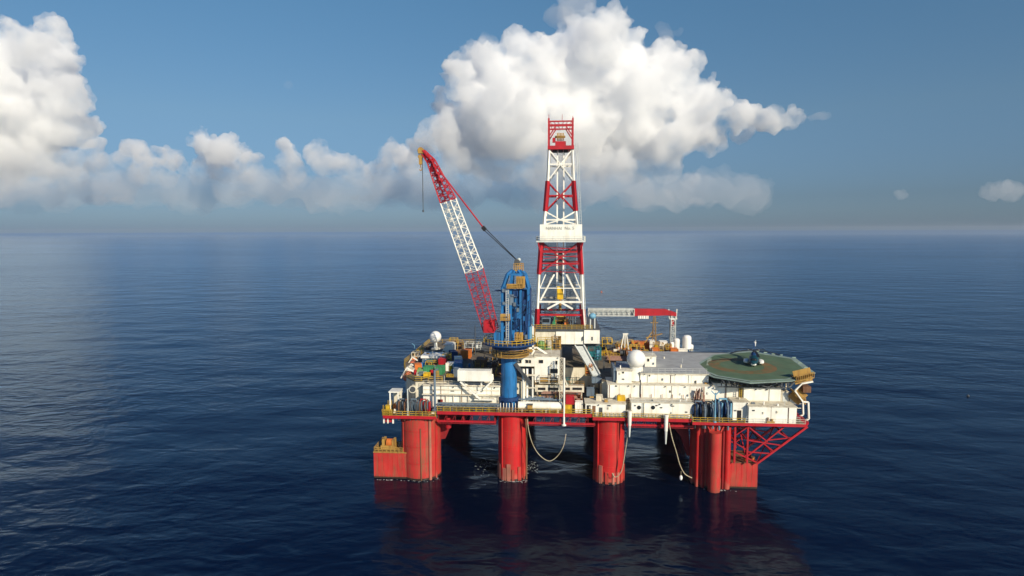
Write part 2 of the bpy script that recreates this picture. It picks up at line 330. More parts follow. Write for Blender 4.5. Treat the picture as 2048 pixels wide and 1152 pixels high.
# ------------------------------------------------------------------ mesh builder
class MB:
    def __init__(s): s.b = bmesh.new()
    def box(s, x0, x1, y0, y1, z0, z1):
        bmesh.ops.create_cube(s.b, size=1.0, matrix=Matrix.Translation(((x0+x1)/2, (y0+y1)/2, (z0+z1)/2)) @ Matrix.Diagonal((abs(x1-x0), abs(y1-y0), abs(z1-z0), 1)))
        return s
    def obox(s, c, size, rz=0.0, rx=0.0, ry=0.0):
        bmesh.ops.create_cube(s.b, size=1.0, matrix=Matrix.Translation(c) @ Matrix.Rotation(rz, 4, 'Z') @ Matrix.Rotation(ry, 4, 'Y') @ Matrix.Rotation(rx, 4, 'X') @ Matrix.Diagonal((*size, 1)))
        return s
    def _al(s, p, q):
        p = Vector(p); q = Vector(q); d = q-p
        return Matrix.Translation((p+q)/2) @ d.to_track_quat('Z', 'X').to_matrix().to_4x4(), d.length
    def bar(s, p, q, t, t2=None):
        m, l = s._al(p, q)
        bmesh.ops.create_cube(s.b, size=1.0, matrix=m @ Matrix.Diagonal((t, t2 or t, l, 1))); return s
    def cyl(s, p, q, r, r2=None, n=16, cap=True):
        m, l = s._al(p, q)
        bmesh.ops.create_cone(s.b, cap_ends=cap, segments=n, radius1=r, radius2=r if r2 is None else r2, depth=l, matrix=m); return s
    def ball(s, c, r, sc=(1,1,1), n=20):
        bmesh.ops.create_uvsphere(s.b, u_segments=n, v_segments=n//2+2, radius=r, matrix=Matrix.Translation(c) @ Matrix.Diagonal((*sc, 1))); return s
    def prism(s, pts, z0, z1):
        a = [s.b.verts.new((x, y, z0)) for x, y in pts]; c = [s.b.verts.new((x, y, z1)) for x, y in pts]
        n = len(pts)
        try:
            s.b.faces.new(list(reversed(a))); s.b.faces.new(c)
        except ValueError: pass
        for i in range(n): s.b.faces.new((a[i], a[(i+1)%n], c[(i+1)%n], c[i]))
        return s
    def profile(s, pts, y0, y1):
        """outline in X, Z pushed along Y"""
        a = [s.b.verts.new((x, y0, z)) for x, z in pts]; c = [s.b.verts.new((x, y1, z)) for x, z in pts]
        n = len(pts); s.b.faces.new(a); s.b.faces.new(list(reversed(c)))
        for i in range(n): s.b.faces.new((a[(i+1)%n], a[i], c[i], c[(i+1)%n]))
        return s
    def tube(s, pts, r, n=8):
        pts = [Vector(p) for p in pts]; rings = []
        for i, p in enumerate(pts):
            d = (pts[min(i+1, len(pts)-1)] - pts[max(i-1, 0)]).normalized()
            q = d.to_track_quat('Z', 'X').to_matrix()
            rings.append([s.b.verts.new(p + q @ Vector((r*math.cos(2*math.pi*k/n), r*math.sin(2*math.pi*k/n), 0))) for k in range(n)])
        # keep the rings from twisting against each other
        for i in range(1, len(rings)):
            k0 = min(range(n), key=lambda k: (rings[i][k].co - rings[i-1][0].co).length)
            rings[i] = rings[i][k0:] + rings[i][:k0]
            for k in range(n): s.b.faces.new((rings[i-1][k], rings[i-1][(k+1)%n], rings[i][(k+1)%n], rings[i][k]))
        s.b.faces.new(list(reversed(rings[0]))); s.b.faces.new(rings[-1]); return s
    def build(s, name, mat, parent=None, label=None, smooth=False):
        bmesh.ops.recalc_face_normals(s.b, faces=s.b.faces)
        off = Vector((0,0,0)); p = parent
        while p is not None: off += p.location; p = p.parent
        for v in s.b.verts: v.co -= off
        me = D.meshes.new(name); s.b.to_mesh(me); s.b.free(); me.materials.append(M[mat] if isinstance(mat, str) else mat)
        if smooth:
            for f in me.polygons: f.use_smooth = True
            try: me.set_sharp_from_angle(angle=R(40))
            except Exception: pass
        o = D.objects.new(name, me); COL.objects.link(o); o.parent = parent
        if label: o['label'] = label
        return o
def thing(name, label, cat, loc=(0,0,0), group=None):
    o = D.objects.new(name, None); COL.objects.link(o); o.location = loc; o.empty_display_size = .5
    return tag(o, label, cat, group)
def solo(mb, name, mat, label, cat, base, group=None, smooth=False):
    """a thing that is one mesh, its origin at its base"""
    o = mb.build(name, mat, None, None, smooth)
    b = Vector(base)
    for v in o.data.vertices: v.co -= b
    o.location = b
    return tag(o, label, cat, group)
def dup(root, loc, label=None, group=None, rz=None):
    def cp(o, par):
        c = o.copy(); COL.objects.link(c); c.parent = par
        for ch in [x for x in kids if x.parent == o]: cp(ch, c)
        return c
    kids = list(COL.objects)
    r = cp(root, None); r.location = loc
    if rz is not None: r.rotation_euler.z = rz
    if label: r['label'] = label
    if group: r['group'] = group
    return r
def B(px0, py0, px1, py1, v):
    """front rectangle seen between two pixels on the plane Y = v: x0, x1, z0, z1"""
    x0, z1 = at(px0, py0, v); x1, z0 = at(px1, py1, v)
    return x0, x1, z0, z1
def house(name, label, x0, x1, y0, y1, z0, z1, mat='white', roof='cream', wins=(), doors=(), cat='deckhouse', seams=3.0, lip=.18, group=None, vents=()):
    t = thing(name, label, cat, ((x0+x1)/2, (y0+y1)/2, z0), group)
    w = MB(); w.box(x0, x1, y0, y1, z0, z1-.12); w.build('wall', mat, t)
    MB().box(x0-lip, x1+lip, y0-lip, y1+lip, z1-.12, z1).build('roof', roof, t)
    if seams and x1-x0 > seams*1.4:
        s = MB(); n = int((x1-x0)/seams)
        for i in range(1, n): s.box(x0+(x1-x0)*i/n-.05, x0+(x1-x0)*i/n+.05, y0-.05, y0-.003, z0, z1-.16)
        s.build('panel_seam', 'cream', t)
    for (px, pz, ww, hh) in wins:
        f = MB().box(px-ww/2-.08, px+ww/2+.08, y0-.07, y0-.004, pz-hh/2-.08, pz+hh/2+.08).build('window', 'cream', t)
        MB().box(px-ww/2, px+ww/2, y0-.10, y0-.075, pz-hh/2, pz+hh/2).build('pane', 'glass', f)
    for (px, ww, hh, dm) in doors:
        d = MB().box(px-ww/2, px+ww/2, y0-.08, y0-.004, z0+.15, z0+.15+hh).build('door', dm, t)
        MB().box(px+ww*.28, px+ww*.38, y0-.16, y0-.085, z0+1.1, z0+1.3).build('handle', 'dgrey', d)
    # small fittings every such wall carries
    rn = random.Random(int(x0*7+z0*13)); L_ = x1-x0; H_ = z1-z0
    if L_ > 2.0:
        for k in range(max(2, int(L_/2.2))):
            u = x0+.3+(L_-.6)*rn.random(); q = z0+H_*rn.uniform(.25, .85); c = rn.random()
            if c < .35: MB().box(u-.18, u+.18, y0-.22, y0-.004, q-.25, q+.25).build('junction_box', rn.choice(('cream', 'latt', 'bluegrey')), t)
            elif c < .6: MB().cyl((u, y0-.12, z0), (u, y0-.12, z1-.15), .07, n=6).build('wall_pipe', rn.choice(('cream', 'rust', 'latt')), t)
            elif c < .8: MB().box(u-.12, u+.12, y0-.4, y0-.004, z1-.5, z1-.3).build('lamp', 'dgrey', t)
            else: MB().box(u-.3, u+.3, y0-.08, y0-.004, q-.15, q+.15).build('louvre', 'dgrey', t)
        for k in range(max(1, int(L_/2.5))):
            u = x0+.5+(L_-1)*rn.random(); v_ = y0+(y1-y0)*rn.uniform(.15, .7); c = rn.random()
            if c < .4: MB().cyl((u, v_, z1), (u, v_, z1+rn.uniform(.4, .9)), rn.uniform(.12, .28), n=10).build('roof_vent', rn.choice(('ivory', 'dgrey', 'cream')), t, None, True)
            elif c < .7: MB().box(u-.4, u+.4, v_-.3, v_+.3, z1, z1+rn.uniform(.3, .7)).build('roof_unit', rn.choice(('latt', 'cream', 'bluegrey', 'ochre')), t)
            else: MB().cyl((u, v_, z1), (u, v_, z1+rn.uniform(1.0, 2.2)), .05, n=6).build('aerial', 'latt', t)
    for (px, pz, ww, hh) in vents:
        MB().box(px-ww/2, px+ww/2, y0-.14, y0-.004, pz-hh/2, pz+hh/2).build('vent', 'dgrey', t)
    return t
def railing(label, pts, mat='yellow', h=1.15, step=1.6, th=.115, group='yellow railings on the platform'):
    """handrail, mid rail, toe board and posts along a line of points"""
    b = MB()
    for p, q in zip(pts, pts[1:]):
        p = Vector(p); q = Vector(q); l = (q-p).length; n = max(1, int(l/step))
        for k in (h, h*.55): b.bar(p+Vector((0,0,k)), q+Vector((0,0,k)), th)
        b.bar(p+Vector((0,0,.12)), q+Vector((0,0,.12)), .05, .2)
        for i in range(n+1):
            c = p.lerp(q, i/n); b.bar(c, c+Vector((0,0,h)), th)
    c = sum((Vector(p) for p in pts), Vector())/len(pts)
    return solo(b, 'railing', mat, label, 'railing', (c.x, c.y, pts[0][2]), group)

# ================================================================== the platform hull
hull = thing('drilling_platform', 'red semi-submersible drilling platform standing in the sea on thick red columns', 'oil rig', (36, 30, 0))
def column(x, y, r, front=True, corner=False, pipes=()):
    b = MB(); b.cyl((x, y, -9), (x, y, 16.6 if x < 20 or x > 60 else 17.2), r, n=40)
    c = b.build('column', ('hull2' if corner else 'hull') if front else 'darkred', hull, None, True)  # rear columns: under-deck shade put into the colour as a darker red
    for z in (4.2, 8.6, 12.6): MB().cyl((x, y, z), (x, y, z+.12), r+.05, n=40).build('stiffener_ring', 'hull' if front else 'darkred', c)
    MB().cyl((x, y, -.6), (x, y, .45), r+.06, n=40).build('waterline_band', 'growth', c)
    if front:
        for (dx, w_, mat, zt) in pipes:
            yy = y - math.sqrt(max(r*r-dx*dx, .1)) - w_*.7
            MB().cyl((x+dx, yy, -4), (x+dx, yy, zt), w_, n=12).build('riser_pipe', mat, c, None, True)
    return c
c1 = column(.4, 5, 5.05, corner=True, pipes=((-3.9,.12,'hull2',15.5),(1.0,.16,'rust',13.5),(3.2,.38,'fender',17.2),(4.4,.25,'hull',16)))
c2 = column(24.2, 5, 3.6, pipes=((-2.4,.18,'hull',16),(2.3,.18,'hull',16)))
c3 = column(48.8, 5, 3.85, pipes=((-2.9,.18,'hull',16),(1.9,.18,'hull2',16)))
c4 = column(74.0, 5, 4.9, corner=True, pipes=((-3.8,.5,'hull',16),(-2.5,.22,'darkred',16),(-.3,1.5,'hull2',14.6),(2.0,.3,'darkred',16),(3.1,.75,'hull',15.5)))
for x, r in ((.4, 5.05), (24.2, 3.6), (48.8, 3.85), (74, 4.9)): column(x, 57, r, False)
# v-shaped scuff bars under the deck on the columns
for c, x, r in ((c4, 74.0, 4.9),):
    b = MB()
    for s in (-1, 1):
        b.bar((x-.3*s+s*.2, 5-r-.35, 11.8), (x+s*1.9, 5-r-.1, 15.8), .28)
    b.build('brace', 'hull2', c)
# fin-like fenders round the mid columns at the waterline
for c, x, r in ((c2, 24.2, 3.6), (c3, 48.8, 3.85), (c4, 74.0, 4.9)):
    rn = random.Random(int(x))
    for k in range(8):
        a = R(-90 + (k-3.5)*21 + rn.uniform(-4, 4)); hh = rn.uniform(2.6, 4.6)
        f = MB().obox((x+math.cos(a)*(r+.05), 5+math.sin(a)*(r+.05), hh/2-1), (.4, rn.uniform(.4, .95), hh+2), a)
        f.build('fender', rn.choice(('fender', 'hull2', 'hull2')), c)
# sponson boxes at both ends
def sponson(x0, x1, z1, ochre):
    b = MB(); b.box(x0, x1, 1.0, 9.2, -6, z1)
    s = b.build('sponson', 'hull2', hull)
    k = MB(); n = int((x1-x0)/1.1)
    for i in range(n+1): k.box(x0+(x1-x0)*i/n-.04, x0+(x1-x0)*i/n+.04, .96, 1.0, -2, z1-.15)
    k.build('stiffener', 'hull', s)
    MB().box(x0-.04, x1+.04, .93, 9.24, -.6, .4).build('waterline_band', 'growth', s)
    MB().box(x0-.12, x1+.12, .86, 9.3, z1, z1+.16).build('deck_plate', ochre, s)
    return s
x0, _ = at(748, 930, 1); x1, _ = at(814, 930, 1)
sponson(x0, x1, 6.7, 'ochre'); SPL = (x0, x1)
x0, _ = at(1452, 940, 1); x1, _ = at(1515, 940, 1)
sponson(x0, x1, 6.4, 'rust'); SPR = (x0, x1)
# main deck: four lengths of slab with red fascia
for (xa, xb, zb, zt, ya) in ((-7.9, 5.6, 16.35, 17.0, -1.0), (5.6, 44.4, 17.3, 18.0, .2), (44.4, 68.2, 16.7, 17.4, -.2), (68.2, 94.6, 16.4, 17.0, -1.2)):
    d = MB().box(xa, xb, ya+.25, 64, zb, zt).build('deck_slab', 'deck', hull)
    MB().box(xa, xb, ya, ya+.245, zb-.05, zt+.06).build('fascia', 'red', d)
# chamfered outer corner of the deck at the right
MB().prism([(94.6, -.9), (96.2, 1.2), (96.2, 40), (94.6, 42)], 16.3, 17.0).build('deck_corner', 'red', hull)
# girders below
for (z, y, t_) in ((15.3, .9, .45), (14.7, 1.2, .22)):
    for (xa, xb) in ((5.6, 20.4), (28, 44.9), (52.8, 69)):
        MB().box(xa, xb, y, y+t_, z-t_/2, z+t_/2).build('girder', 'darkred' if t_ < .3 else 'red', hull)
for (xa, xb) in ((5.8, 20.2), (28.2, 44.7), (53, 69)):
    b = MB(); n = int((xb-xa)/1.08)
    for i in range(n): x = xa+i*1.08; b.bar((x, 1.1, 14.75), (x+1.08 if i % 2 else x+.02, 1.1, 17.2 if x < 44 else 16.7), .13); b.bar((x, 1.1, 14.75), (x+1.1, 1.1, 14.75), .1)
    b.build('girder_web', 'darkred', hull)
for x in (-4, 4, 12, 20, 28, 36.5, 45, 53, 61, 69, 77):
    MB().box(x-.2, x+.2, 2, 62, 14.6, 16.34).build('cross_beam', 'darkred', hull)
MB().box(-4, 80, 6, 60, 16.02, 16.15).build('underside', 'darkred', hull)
# slanted stiffener beside the left corner column
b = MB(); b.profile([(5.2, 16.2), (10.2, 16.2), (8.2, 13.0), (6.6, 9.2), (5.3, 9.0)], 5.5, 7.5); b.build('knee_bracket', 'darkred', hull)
MB().cyl((7.9, 3.2, 12.9), (7.9, 3.2, 15.6), .75, n=14).build('drain_tank', 'red', hull, None, True)
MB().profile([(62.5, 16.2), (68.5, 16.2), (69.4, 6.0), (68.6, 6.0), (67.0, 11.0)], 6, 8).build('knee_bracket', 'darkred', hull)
# cantilever truss carrying the overhanging right end
ct = MB()
for y in (0.0, 10.0, 20.0, 30.0):
    zb = 6.7; xo, xi = 83.9, 78.6
    ct.bar((xo, y, zb), (95.4, y, 16.2), .5); ct.bar((xi, y, 9.5), (xo, y, 7.0), .3)
    ct.bar((xi, y, 16), (xi, y, zb), .42); ct.bar((81.6, y, 16), (81.6, y, zb), .42)
    ct.bar((81.6, y, 8.5), (90.0, y, 16), .34); ct.bar((81.6, y, 12.5), (89.4, y, 11.4), .26)
    ct.bar((81.6, y, 9.6), (86.8, y, 9.3), .26); ct.bar((86.3, y, 12.6), (92.2, y, 13.4), .24)
    ct.bar((85.3, y, 11.8), (87.6, y, 10.0), .24); ct.bar((81.6, y, 15.9), (86.3, y, 12.2), .24); ct.bar((88.6, y, 14.7), (91.6, y, 12.9), .24)
    ct.bar((xi, y, 13.5), (81.6, y, 15.8), .2); ct.bar((xi, y, 11.8), (81.6, y, 10.0), .2)
for (x, z) in ((xo, 6.9), (87.2, 9.8), (91.2, 13.1), (95.0, 15.9), (81.6, 12.4), (78.7, 12)):
    ct.bar((x, 0, z), (x, 30, z), .3)
for y in (0, 10, 20):
    ct.bar((84.0, y, 7), (91.2, y+10, 13.1), .22); ct.bar((78.7, y, 16), (78.7, y+10, 7), .22); ct.bar((81.6, y, 7), (81.6, y+10, 16), .22)
ct.build('cantilever_truss', 'red', hull)
# upper hull: closed box decks between main deck and weather deck, open well under the drill floor
uh = MB().prism([(-4.5, 10), (-1, 5.5), (37.2, 9), (37.2, 24), (47.2, 24), (47.2, 9), (66, 7), (70, 12), (70, 60), (-9, 60), (-9, 26)], 17.2, 24.3)
uh = uh.build('upper_hull', 'cream', hull)
MB().prism([(-4.9, 9.8), (-1.2, 5.1), (37.25, 8.6), (37.25, 24.1), (47.15, 24.1), (47.15, 8.6), (66.1, 6.8), (70.3, 11.9), (70.3, 60.3), (-9.4, 60.3), (-9.4, 25.8)], 24.3, 24.45).build('weather_deck', 'deck', uh)
MB().prism([(70.2, 13), (93, 12), (95, 16), (95, 44), (70.2, 44)], 17.02, 25.3).build('dark_gap_fill', 'dgrey', hull)  # dark grey block added so the gap below the helideck looks dark
MB().box(37.3, 47.1, 5, 23.9, 18.05, 18.6).build('well_floor', 'dgrey', uh)

# ================================================================== derrick
DX = 36.3
der = thing('derrick', 'tall red and white lattice drilling derrick rising from the middle of the platform', 'derrick', (DX, 35, 35.7))
# half width and front / back planes at each level
def dprof(z):
    tbl = [(35.7, 6.75), (40.3, 6.6), (50.4, 6.2), (59.9, 5.55), (65.0, 4.75), (77.4, 3.75), (86.4, 3.35), (97.5, 3.3)]
    for (a, p), (c, q) in zip(tbl, tbl[1:]):
        if a <= z <= c: return p+(q-p)*(z-a)/(c-a)
    return tbl[-1][1] if z > 50 else tbl[0][1]
DC = 35.5
def legp(i, z):
    h = dprof(z); sx = (-1, 1, 1, -1)[i]; sy = (-1, -1, 1, 1)[i]
    return Vector((DX+sx*h, DC+sy*h*.86, z))
def section(name, mat, z0, z1, th, br, pattern, levels):
    t = MB()
    for i in range(4): t.bar(legp(i, z0), legp(i, z1), th)
    for i in range(4):
        j = (i+1) % 4
        for z in levels: t.bar(legp(i, z), legp(j, z), br)
        if pattern == 'K':       # both diagonals meet the beam of the level in its middle
            for z, zt in zip(levels, levels[1:]+[z1]):
                pass
            zc = levels[0]; m = (legp(i, zc)+legp(j, zc))/2
            for k in (i, j):
                t.bar(m, legp(k, z0), br*.8); t.bar(m, legp(k, z1), br*.8)
        elif pattern == 'X':
            t.bar(legp(i, z0), legp(j, z1), br*.7); t.bar(legp(j, z0), legp(i, z1), br*.7)
        elif pattern == 'A':     # lower white bay: legs of an A rising to the middle
            zc = levels[0]; m = (legp(i, zc)+legp(j, zc))/2
            q0 = legp(i, z0).lerp(legp(j, z0), .22); q1 = legp(i, z0).lerp(legp(j, z0), .78)
            t.bar(m, q0, br); t.bar(m, q1, br)
            u0 = legp(i, z1).lerp(legp(j, z1), .36); u1 = legp(i, z1).lerp(legp(j, z1), .64)
            t.bar(legp(i, zc+.4).lerp(legp(j, zc+.4), .06), u0, br*.9); t.bar(legp(j, zc+.4).lerp(legp(i, zc+.4), .06), u1, br*.9)
            t.bar(legp(i, (zc+z1)/2), legp(j, (zc+z1)/2), br*.45)
            t.bar(legp(i, (zc+z1)/2).lerp(legp(j, (zc+z1)/2), .04), legp(i, z1).lerp(legp(j, z1), .16), br*.5)
            t.bar(legp(j, (zc+z1)/2).lerp(legp(i, (zc+z1)/2), .04), legp(j, z1).lerp(legp(i, z1), .16), br*.5)
    return t.build(name, mat, der)
section('mast_section', 'red', 35.7, 40.35, 1.0, .55, 'n', [38.6])
section('mast_section', 'white', 40.35, 50.4, .62, .5, 'A', [42.4])
section('mast_section', 'red', 50.4, 59.6, .95, .42, 'X', [53.6, 56.9])
section('mast_section', 'white', 64.8, 68.7, .68, .4, 'K', [66.2])
section('mast_section', 'red', 68.7, 77.4, .95, .38, 'K', [73.2])
section('mast_section', 'white', 77.4, 86.4, .62, .38, 'K', [82.2])
b = MB()
for i in range(7):
    z = 51.4+i*1.15
    for k in range(4):
        b.bar(legp(k, z), legp((k+1) % 4, z+1.1*(1 if i % 2 else -.5)), .16)
b.build('mast_bracing', 'red', der)
# racking board with its white wind wall
h = dprof(62)
wx0, wx1 = at(1080, 460, DC-h*.86-.6)[0], at(1164, 460, DC-h*.86-.6)[0]
y0, y1 = DC-5.6, DC+5.6
ww = MB()
for (xa, xb, ya, yb) in ((wx0, wx1, y0-.12, y0), (wx0, wx1, y1, y1+.12), (wx0, wx0+.12, y0, y1), (wx1-.12, wx1, y0, y1)): ww.box(xa, xb, ya, yb, 60.3, 64.85)
wall = ww.build('wind_wall', 'white', der)
b = MB()
for i in range(1, 9): b.box(wx0+(wx1-wx0)*i/9-.03, wx0+(wx1-wx0)*i/9+.03, y0-.16, y0-.125, 60.4, 64.7)
b.build('panel_seam', 'ivory', wall)
cu = D.curves.new('t', 'FONT'); cu.body = 'NANHAI  No. 5'; cu.size = 1.22; cu.extrude = .03; cu.align_x = 'CENTER'
to = D.objects.new('t', cu); COL.objects.link(to)
me = D.meshes.new_from_object(to.evaluated_get(bpy.context.evaluated_depsgraph_get())); D.objects.remove(to)
me.transform(Matrix.Translation((DX-.1, y0-.2, 63.35)) @ Matrix.Rotation(math.pi/2, 4, 'X')); me.name = 'lettering'
me.transform(Matrix.Translation(-Vector(der.location))); me.materials.append(M['letters'])
lt = D.objects.new('lettering', me); COL.objects.link(lt); lt.parent = wall
b = MB(); b.box(wx0-1.0, wx1+1.0, y0-1.2, y1+1.2, 59.75, 60.2); pf = b.build('racking_platform', 'latt', der)
rb = MB()
for (p, q) in (((wx0-1, y0-1.2), (wx1+1, y0-1.2)), ((wx1+1, y0-1.2), (wx1+1, y1+1.2)), ((wx0-1, y0-1.2), (wx0-1, y1+1.2)), ((wx0-1, y1+1.2), (wx1+1, y1+1.2))):
    p = Vector((*p, 60.2)); q = Vector((*q, 60.2)); n = 9
    for kz in (.6, 1.2): rb.bar(p+Vector((0,0,kz)), q+Vector((0,0,kz)), .09)
    for i in range(n+1): rb.bar(p.lerp(q, i/n), p.lerp(q, i/n)+Vector((0,0,1.2)), .09)
rb.build('railing', 'latt', pf)
for s in (-1, 1):
    MB().bar((DX+s*(dprof(57)+.1), y0-.5, 57.2), (DX+s*(dprof(60)+.9), y0-.9, 59.7), .3).build('platform_brace', 'red', der)
    MB().bar((DX+s*(dprof(57)+.1), y1, 57.2), (DX+s*(dprof(60)+.9), y1+.9, 59.7), .3).build('platform_brace', 'red', der)
# guide rails, drawworks gear between them
for s in (-1, 1):
    b = MB(); b.box(DX+s*.95-.2, DX+s*.95+.2, DC-1.4, DC-.9, 41.5, 86.3); b.build('guide_rail', 'white', der)
b = MB(); b.box(DX-.55, DX+.55, DC-1.0, DC-.2, 47.5, 56.5); b.build('travelling_block', 'dgrey', der)
td = MB().box(DX-.9, DX+.9, DC-2.3, DC-1.45, 42.8, 46.6).build('top_drive', 'brightyellow', der)
MB().cyl((DX, DC-2.5, 39.5), (DX, DC-2.5, 42.8), .42, n=12).build('quill', 'ochre', td, None, True)
b = MB()
for k in (-.5, -.17, .17, .5): b.cyl((DX+k, DC-.6, 56.5), (DX+k, DC-.6, 86.9), .05, n=6)
b.build('drilling_line', 'black', der)
b = MB()
for k in range(14):
    b.cyl((DX-4.8+k*.26, DC+1.5, 35.8), (DX-4.6+k*.25, DC+.5, 59.5), .07, n=6)
    b.cyl((DX+1.9+k*.22, DC+1.8, 35.8), (DX+1.7+k*.22, DC+.8, 59.5), .07, n=6)
b.build('stacked_pipe', 'dgrey', der)
# ladder up the right side
b = MB()
lx = dprof(50)+.9
for s in (-.28, .28): b.bar((DX+7.3+s, DC-5.9, 36), (DX+4.6+s, DC-3.6, 88), .1)
for i in range(60):
    f = i/60; c = Vector((DX+7.3-2.7*f, DC-5.9+2.3*f, 36+52*f)); b.bar(c-Vector((.28,0,0)), c+Vector((.28,0,0)), .07)
b.build('ladder', 'latt', der)
# crown
cr = MB().box(DX-3.75, DX+3.85, DC-3.6, DC+3.6, 86.40, 87.45).build('crown_deck', 'red', der)
b = MB()
for sx in (-1, 1):
    for sy in (-1, 1): b.bar((DX+sx*3.45, DC+sy*3.0, 87.45), (DX+sx*3.45, DC+sy*3.0, 95.28), .5)
for sy in (-1, 1):
    for z in (94.38, 93.12): b.bar((DX-3.45, DC+sy*3, z), (DX+3.45, DC+sy*3, z), .38)
    for s in (-1, 1):
        b.bar((DX+s*3.3, DC+sy*3, 90.24), (DX+s*1.5, DC+sy*3, 93.03), .32)
        for k in range(3): b.bar((DX+s*(.3+k*1.1), DC+sy*3, 93.21), (DX+s*(.85+k*1.1), DC+sy*3, 94.29), .16)
for sx in (-1, 1):
    for z in (94.38, 93.12, 89.70): b.bar((DX+sx*3.45, DC-3, z), (DX+sx*3.45, DC+3, z), .3)
    b.bar((DX+sx*3.45, DC-3, 89.70), (DX+sx*3.45, DC+3, 93.12), .22)
b.bar((DX-3.45, DC-3, 95.10), (DX-3.45, DC-3, 96.36), .14); b.bar((DX+.4, DC-3, 94.38), (DX+.4, DC-3, 96.27), .12); b.bar((DX+3.45, DC-3, 95.10), (DX+3.45, DC-3, 95.91), .14)
b.build('crown_frame', 'red', cr)
b = MB()
for k in range(5): b.cyl((DX-1.1+k*.42, DC-1.2, 90.24), (DX-.8+k*.42, DC-1.2, 90.24), 1.15, n=18)
b.cyl((DX-1.7, DC-1.2, 90.24), (DX+1.3, DC-1.2, 90.24), .35, n=10); b.build('crown_sheave', 'ochre', cr, None, True)
b = MB(); b.box(DX-1.6, DX+1.5, DC-2, DC-.4, 87.45, 88.90); b.box(DX-2.4, DX-1.5, DC-1.6, DC-.9, 88.60, 89.97); b.build('sheave_base', 'red', cr)
b = MB()
for s in (-1.7, 0, 1.5): b.box(DX+s-.6, DX+s+.6, DC-2.5, DC-1.5, 85.60, 86.38)
b.build('crown_beam', 'black', cr)

# ================================================================== drill floor under the derrick
df = thing('drill_floor', 'white walled drill floor under the foot of the derrick', 'drill floor', (DX+2, 33, 24.5))
x0, x1, z0, z1 = B(1112, 658, 1199, 689, 22)
MB().box(28.2, x1+.2, 21.9, 47, 35.0, 35.65).build('floor_slab', 'dgrey', df)
wl = MB().box(x0, x1-4.4, 22, 22.2, z0, 35.0).build('wall', 'white', df)
MB().box(x1-4.3, x1, 21.6, 30, z0+.3, z1-.2).build('side_cabin', 'white', df)
x0b, x1b, _, _ = B(1064, 658, 1112, 690, 22)
w2 = MB().box(x0b, x0-.02, 22.3, 22.5, z0, 35.0).build('wall', 'cream', df)
dx_, _, dz0, dz1 = B(1117, 672, 1122, 688, 22)
MB().box(dx_-.1, dx_+.75, 21.9, 21.997, dz0+.3, dz1).build('door', 'black', df)
for px in (1165, 1183):
    a, _, c, d_ = B(px, 673, px+3, 680, 22); MB().box(a, a+.35, 21.45, 21.59 if px > 1170 else 21.99, c, d_).build('window', 'dgrey', df)
for px in (1131, 1150):
    a, _, _, _ = B(px, 673, px+3, 680, 22); MB().box(a-.04, a+.04, 21.93, 21.997, z0+.1, 34.9).build('panel_seam', 'cream', df)
b = MB()
for x in (29.5, 36.5, 46.8):
    for y in (24.5, 34, 45): b.bar((x, y, 24.4), (x, y, z0+.1), .8)
b.bar((29.5, 24.5, 24.6), (36.5, 24.5, z0), .35); b.bar((46.8, 24.5, 24.6), (46.8, 34, z0), .35); b.bar((29.5, 34, 24.6), (29.5, 24.5, z0), .35)
b.box(28.6, 47.4, 23.4, 46.5, z0-.9, z0-.02)
b.build('substructure', 'dgrey', df)
# gear standing on the drill floor between the red legs
gear = [('rig_tongs', 'green', 'green pipe handling tongs on the drill floor', 1108, .9, 2.4), ('drawworks', 'ochre', 'ochre drawworks winch in the middle of the drill floor', 1121, 2.6, 3.0), ('driller_cabin', 'bluegrey', 'blue grey driller cabin left on the drill floor', 1092, 2.2, 2.2),
        ('mud_manifold', 'bluegrey', 'blue grey pipe manifold right on the drill floor', 1143, 1.8, 2.6), ('iron_roughneck', 'orange', 'small orange pipe wrench machine beside the drawworks', 1133, 1.2, 2.0)]
for nm, mt, lb, px, wd, ht in gear:
    x, _ = at(px, 640, 29)
    if nm == 'drawworks':
        g = thing(nm, lb, 'winch', (x, 33, 35.66))
        MB().cyl((x-1.2, 33, 37.3), (x+1.2, 33, 37.3), 1.2, n=18).build('drum', mt, g, None, True)
        b = MB(); b.box(x-1.5, x-1.22, 31.6, 34.4, 35.66, 38.6); b.box(x+1.22, x+1.5, 31.6, 34.4, 35.66, 38.6); b.build('frame', 'ochre', g)
        MB().box(x-.8, x+.8, 34.5, 35.8, 35.66, 37.6).build('motor', 'dgrey', g)
    elif nm == 'driller_cabin':
        g = thing(nm, lb, 'cabin', (x, 30, 35.66)); MB().profile([(x-1.2, 35.66), (x+1.2, 35.66), (x+1.4, 37.8), (x-1.2, 37.8)], 29, 31).build('shell', mt, g)
        MB().box(x-1, x+1.0, 28.9, 28.995, 36.5, 37.5).build('window', 'glass', g)
    elif nm == 'mud_manifold':
        g = thing(nm, lb, 'manifold', (x, 30, 35.66)); b = MB()
        for k in range(4): b.cyl((x-1+k*.7, 30, 35.66), (x-1+k*.7, 30, 38.4-.3*(k % 2)), .16, n=8)
        b.build('pipe', mt, g); MB().cyl((x-1.3, 30, 37.2), (x+1.5, 30, 37.2), .2, n=8).build('header', 'dgrey', g)
    else:
        g = thing(nm, lb, 'machine', (x, 29.5, 35.66)); MB().box(x-wd/2, x+wd/2, 29, 30, 35.66, 35.66+ht*.4).build('base', mt, g)
        MB().bar((x, 29.5, 35.66+ht*.4), (x+.3, 29.5, 35.66+ht), .4).build('mast', mt, g); MB().bar((x+.3, 29.5, 35.66+ht*.9), (x+1.2, 29.2, 35.66+ht*.6), .35).build('arm', 'dgrey', g)
railing('yellow railing round the front of the drill floor', [(28.4, 22.2, 35.65), (45.2, 22.2, 35.65)], step=1.3)
